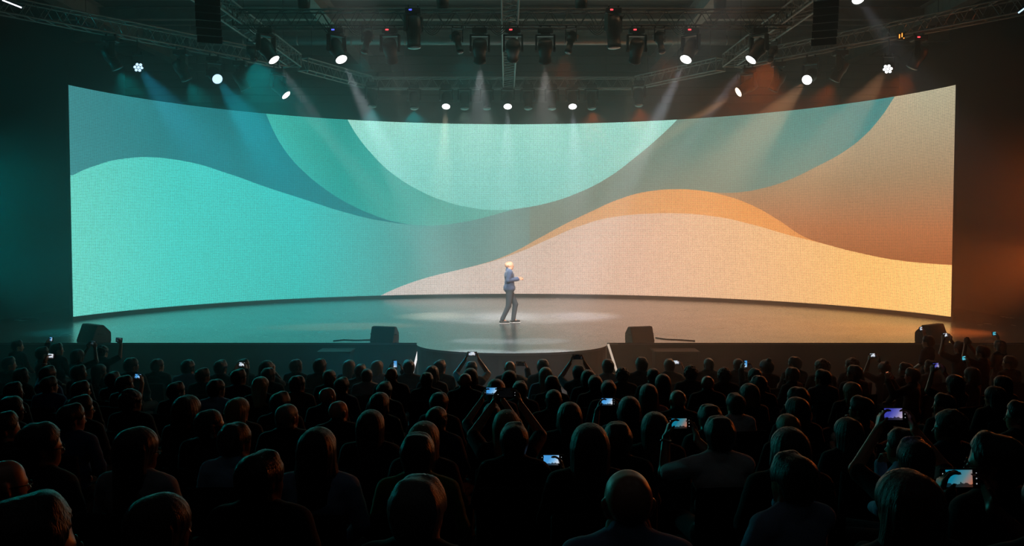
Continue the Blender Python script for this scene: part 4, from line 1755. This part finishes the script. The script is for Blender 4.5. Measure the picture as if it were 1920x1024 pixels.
# ------------------------------------------------------------------ the presenter
POSE['present'] = dict(arms={1: ((.225, -.06, .80), (.11, .215, .83), (-.25, .95, .12), (-.8, -.1, -.5), .75), -1: ((-.225, -.02, .80), (-.06, .23, .84), (.35, .9, .1), (.8, -.1, -.5), .7)}, sleeve='long')
PRE_X, PRE_Y = at_y(955, 606, 27.6).x, 27.6
CLOTH['blazer'] = mat('cloth_blazer', (66, 80, 106), .8, scale=90, var=.15, bump=.25, sheen=.2)
pr = thing('person', 'presenter in a navy blazer and dark jeans walking across the stage', 'person', (PRE_X, PRE_Y, STAGE_Z), -PI / 2 + .12)
ps = 1.80 / 1.722
pr.scale = (ps * 1.05, ps * 1.10, ps)
obj('body', with_mat(body_mesh('present', 'stride'), mat('skin_presenter', (214, 160, 130), .45, scale=25, var=.06)), None, pr)
obj('blazer', with_mat(top_mesh('present', 'stride', 'jacket'), CLOTH['blazer']), None, pr)
f = Field(axis([(-.11, .11, .007)]), axis([(-.12, .12, .007)]), axis([(1.44, 1.56, .007)]))
f.cone((0, -.016, 1.47), (0, -.008, 1.535), .066, .064, .01)
obj('shirt_collar', with_mat(f.mesh('shirt_collar'), CLOTH['white']), None, pr)
obj('jeans', with_mat(legs_mesh('stride'), mat('denim_dark', (58, 66, 72), .85, scale=90, var=.2, bump=.3)), None, pr)
SOLE = mat('shoe_sole', (200, 200, 198), .6)
for s in (-1, 1):
    sh = obj('shoe', with_mat(shoe_mesh('stride', s), SHOE), None, pr)
    h, k_, a, t_ = legs_of('stride')[s]
    L = t_[1] - a[1] + .12
    obj('sole', box_mesh('sole', (t_[0] * .5 + a[0] * .5, (a[1] + t_[1]) / 2 - .018, .008), (.088, L, .018), .008), SOLE, sh)
# clicker in his hand
cl = Vector((.045, .31, 1.25)) * ps
cw = Matrix.Rotation(-PI / 2 + .12, 3, 'Z') @ cl + pr.location
t = thing('remote_clicker', 'small dark remote clicker in the presenter\'s hand', 'remote', cw, -PI / 2)
obj('remote_body', box_mesh('remote_body', (0, 0, 0), (.03, .11, .018), .006), M['lampbody'], t)
obj('remote_button', box_mesh('remote_button', (0, .02, .0095), (.012, .012, .004), .001), M['lampmetal'], t)

# ------------------------------------------------------------------ the audience
# x, y of the top of the head in the photograph, turn in degrees (right positive), hair, hair colour, cloth, style, pose, extras
AUD = '''
33 640 60 short black dark shirt lap stand
80 650 45 short black dark jacket arm_left stand,blue
107 643 60 short brown dark shirt lap stand
146 656 35 bob brown black tee phone_up stand,dim
192 648 25 curly black black tee arm_right stand,dim
17 669 60 short black dark shirt lap -
40 690 60 short black dark shirt lap -
246 672 45 crop black black jacket lap -
90 686 25 short black denim_blue shirt arm_left white,bracelet
92 706 40 short black denim_blue jacket lap -
148 684 60 short black dark shirt lap -
186 684 55 long brown dark tee lap -
26 716 60 short black dark shirt lap -
152 714 50 short brown black jacket lap -
212 697 20 short black black tee phone_right blue
234 704 55 short black dark jacket lap -
22 745 60 crop black dark shirt lap glasses
152 741 50 short black black jacket lap glasses
245 731 40 curly black black jacket lap -
8 772 55 short black dark shirt lap -
134 757 45 short black denim_blue shirt lap -
75 796 55 crop black dark shirt lap glasses
4 866 45 bald - dark shirt lap glasses
50 927 55 short black denim_blue shirt lap glasses
298 932 45 long brown black tee lap -
256 805 45 long brown pale_grey tee lap glasses
440 796 35 crop black light_blue shirt lap -
487 847 35 short black black jacket lap -
392 767 50 buzz black black jacket lap glasses
445 748 30 long fair black tee lap -
351 744 20 bob brown black tee lap -
405 713 40 crop black light_blue shirt lap -
330 716 40 short black black jacket lap -
295 674 40 crop brown dark jacket lap -
352 676 25 crop black light_blue shirt lap -
380 690 40 short black black tee lap -
414 675 20 short black dark jacket phone_right white
456 673 50 short black black jacket lap -
447 692 40 short black navy shirt lap -
500 677 20 bob black black tee phone_left white
503 691 35 crop black black jacket lap -
488 708 25 long fair dark tee lap -
555 675 50 crop black black shirt lap -
557 706 40 crop black brown jacket lap -
600 674 20 crop black black jacket lap -
618 693 15 buzz grey dark shirt lap -
525 735 30 short black black jacket lap -
613 728 35 bald - black jacket lap -
537 757 25 buzz grey black jacket lap -
633 753 25 bald - black jacket lap -
641 708 20 short black navy jacket lap -
655 676 15 long fair dark tee lap -
676 683 10 short black black shirt lap -
688 691 0 buzz black pale_grey tee lap -
707 677 25 bob fair pale_grey tee lap -
734 690 0 bald - black jacket lap -
766 675 -15 short black black jacket phone_left blue,portrait
721 716 10 short black black jacket lap -
712 738 15 bob black black tee lap -
824 675 25 short black black jacket lap -
810 687 5 bob brown dark tee lap -
800 700 0 crop black black jacket lap -
695 772 5 long brown black tee lap -
824 738 20 crop black black jacket lap -
819 762 20 buzz brown navy jacket lap -
795 794 10 long fair black tee lap -
783 816 0 crop black green shirt lap -
595 806 5 longwave black light_blue tee lap -
785 899 15 crop grey black jacket lap -
872 701 5 bald - black jacket lap -
884 679 0 crop black black tee phone_up white
882 692 0 bob black brown tee lap -
956 678 0 bald - black jacket phone_right dark
955 696 10 bob brown black tee lap -
1018 675 0 crop black dark jacket lap -
1023 690 0 long fair grey tee lap -
1035 706 0 crop black black jacket lap -
1038 730 0 buzz brown black jacket lap -
1085 686 0 crop black black tee phone_up dark
1103 695 0 bob brown black tee lap -
1116 704 0 short black black jacket lap -
1140 675 0 crop black pale_grey shirt lap -
1167 690 0 curly black black jacket lap -
1141 714 0 short black black jacket lap -
922 758 0 short black dark tee phone_up blue
950 772 0 long fair black tee phone_up dark
964 794 0 short black black jacket phone_low blue
1068 757 0 bob black black jacket lap -
1106 799 0 long brown black tee lap -
1158 795 0 crop brown black jacket lap -
1180 746 0 bob black dark tee phone_left blue
930 713 0 bob brown dark tee lap -
975 715 0 short black black jacket lap -
1203 671 0 crop black black jacket lap -
1225 690 -10 buzz brown black jacket lap glasses
1243 703 0 long brown dark tee lap -
1255 673 0 short black black tee phone_right white
1295 686 0 curly black black jacket lap -
1329 671 0 buzz grey black jacket lap -
1358 690 0 curly black black jacket lap -
1384 672 0 buzz brown black jacket lap -
1327 706 0 bald - black jacket lap -
1216 722 0 longwave brown pink tee lap -
1271 733 -5 bald - black jacket lap -
1330 761 -15 crop brown black jacket lap -
1379 738 -15 short brown white shirt lap -
1349 784 -5 crop brown white shirt phone_left teal_and_orange,bracelet
1228 776 0 long brown black tee lap -
1178 886 0 bald - light_blue shirt lap -
1437 671 -20 bun black black jacket phone_left blue,portrait
1415 690 -20 buzz grey dark jacket lap -
1423 706 -30 crop brown black jacket lap -
1405 721 -15 bob brown black tee lap -
1490 670 -50 crop black dark jacket lap glasses
1485 690 -40 crop brown black jacket chin -
1541 674 -45 curly brown black jacket lap -
1543 693 -45 short black grey shirt lap -
1597 672 -50 curly brown black jacket lap -
1602 686 -50 crop brown black jacket lap -
1598 718 -25 long fair black tee lap -
1495 728 -45 crop brown black jacket chin -
1495 747 -30 bob brown black tee lap -
1614 743 -50 short brown black jacket chin -
1477 779 -10 long fair black tee lap -
1590 786 -15 long brown dark tee lap -
1481 806 0 bob black black jacket lap -
1487 850 -25 short black light_blue shirt chin -
1658 676 -20 bun black black tee phone_up white
1698 680 -60 short brown black jacket lap -
1710 690 -50 short black black jacket phone_left orange
1745 675 -55 short black grey shirt lap -
1740 630 -45 crop black navy tee arm_right stand,white
1800 640 -30 short black dark tee phone_up stand,white
1842 648 -40 short black dark tee clap stand
1874 642 -35 bob black black tee arm_right stand,teal
1790 704 -25 long brown black tee phone_up violet
1822 690 -40 bob brown dark tee arm_right teal
1893 668 -55 crop black dark shirt lap glasses
1880 706 -50 long black black tee lap -
1770 738 -60 short black black jacket lap -
1780 770 -60 curly brown navy shirt lap -
1866 726 -40 long black black tee lap -
1912 752 -60 short black dark shirt lap glasses
1692 806 -50 crop brown light_blue shirt chin violet
1866 812 -60 short black black jacket lap glasses
1702 888 -15 longwave auburn black tee lap -
1978 884 0 short black black tee phone_left teal_and_orange
1716 822 0 short black black tee phone_up violet
'''
YD = [(630, 15.2), (650, 16.4), (671, 16.2), (690, 14.2), (705, 12.7), (730, 10.0), (757, 8.1), (795, 5.6), (848, 4.4), (886, 3.7), (930, 3.1), (1000, 2.6)]


def y_depth(y):
    for (a, u), (b_, v) in zip(YD, YD[1:]):
        if y <= b_:
            return u + (v - u) * (y - a) / (b_ - a)
    return 2.6


ROW0, PITCH_ROW = 16.2, .92
people = []
for ln in AUD.strip().splitlines():
    q = ln.split()
    people.append(dict(x=float(q[0]), y=float(q[1]), deg=float(q[2]), hair=q[3], hcol=q[4] if q[4] != '-' else 'black', cloth=q[5].replace('_', ' '),
                       style=q[6], pose=q[7], ex=q[8].split(',') if q[8] != '-' else []))
taken = []
for p in sorted(people, key=lambda p: -p['y']):
    stand = 'stand' in p['ex']
    top_h = 1.335 if p['hair'] != 'bald' else 1.318
    top_h += .40 if stand else 0
    if p['hair'] in ('short', 'curly'):
        top_h += .012
    if p['hair'] == 'bun':
        top_h += .04
    d0 = 15.5 if stand else y_depth(p['y'])
    best = None
    for k in (range(-1, 2) if stand else range(-1, 17)):
        d = ROW0 - PITCH_ROW * k
        w = at_y(p['x'], p['y'], d)
        sc = (w.z - floor_z(d)) / top_h
        dist = min([math.hypot(w.x - a, d - b_) for a, b_ in taken] + [9])
        near = min([abs(w.x - a) for a, b_ in taken if abs(b_ - d) < .3] + [9])
        cost = abs(d - d0) / max(d0 * .06, .45) + abs(sc - 1) * 9 + (30 if abs(sc - 1) > .17 else 0) + max(0, .50 - near) * 60
        if best is None or cost < best[0]:
            best = (cost, d, w, sc, near, k)
    cost, d, w, sc, near, k = best
    taken.append((w.x, d))
    p.update(d=d, w=w, sc=max(.86, min(1.16, sc)), row=k, near=near, scr=sc)
rows = sorted({p['row'] for p in people})
for r in rows:
    rr = sorted([p for p in people if p['row'] == r], key=lambda p: p['w'].x)
    for i, p in enumerate(rr):
        p['ord'], p['n'] = i, len(rr)
ROWN = {r: i for i, r in enumerate(rows)}


def where(p):
    i, n = p['ord'], p['n']
    row = 'front row' if ROWN[p['row']] == 0 else ORD[ROWN[p['row']]] + ' row'
    if n == 1:
        return 'alone in ' + row
    if i == 0:
        return 'leftmost in ' + row
    if i == n - 1:
        return 'rightmost in ' + row
    if i < n / 2:
        return '%s from left in %s' % (ORD[i], row)
    return '%s from right in %s' % (ORD[n - 1 - i], row)


ACT = {'phone_up': 'hands raised', 'phone_left': 'hands up left', 'phone_right': 'hands up right', 'arm_right': 'right arm raised',
       'arm_left': 'left arm raised', 'clap': 'hands clapping overhead', 'phone_low': 'right hand forward', 'chin': 'hand at chin', 'folded': 'arms folded'}
rs = random.Random(3)
for i, p in enumerate(people):
    stand = 'stand' in p['ex']
    mode = 'stand' if stand else 'sit'
    turn = -math.radians(p['deg'])
    head = 0.0
    if p['pose'] == 'lap' and abs(p['deg']) >= 25:
        head = math.copysign(math.radians(35), turn)
    byaw = turn - head
    garment = {'jacket': 'jacket', 'shirt': 'shirt', 'tee': 'top'}[p['style']]
    act = ACT.get(p['pose'], '')
    if not act and abs(p['deg']) >= 25:
        act = 'head turned ' + ('right' if p['deg'] > 0 else 'left')
    lab = '%s person in %s %s%s, %s' % ('standing' if stand else 'seated', p['cloth'], garment, (', ' + act) if act else '', where(p))
    loc = Vector((p['w'].x, p['d'], floor_z(p['d'])))
    # keep the top of the head where it is when the head sits forward of the hips
    sk = rs.choice((0, 0, 1, 2)) if p['hair'] != 'bald' else rs.choice((0, 1))
    person(loc, byaw, p['sc'], lab, p['pose'], mode, head, p['hair'], p['hcol'], p['cloth'], p['style'], sk, 'glasses' in p['ex'], bracelet='bracelet' in p['ex'])
    if not stand:
        chair(loc, byaw, where(p))
    ph = POSE[p['pose']].get('phone')
    kind = [e.replace('_', ' ') for e in p['ex'] if e.replace('_', ' ') in PH_SCR]
    if ph and 'none' not in p['ex']:
        if not kind:
            kind = ['dark']
        v = Vector(ph) + Vector((0, 0, .40 if stand else 0))
        if 'low' in p['ex']:
            v = v + Vector((0, 0, 0))
        wp = Matrix.Rotation(byaw, 3, 'Z') @ (v * p['sc']) + loc
        phone(wp, byaw, 'phone with %s screen held by the person %s' % (kind[0], where(p)), kind[0], 1.0, math.radians(-8), 'portrait' in p['ex'])
bad = [(p['x'], p['y'], round(p['d'], 1), round(p['scr'], 2), round(p['near'], 2)) for p in people if p['near'] < .46 or abs(p['scr'] - 1) > .13]
print('CROWDED', len(people), bad)
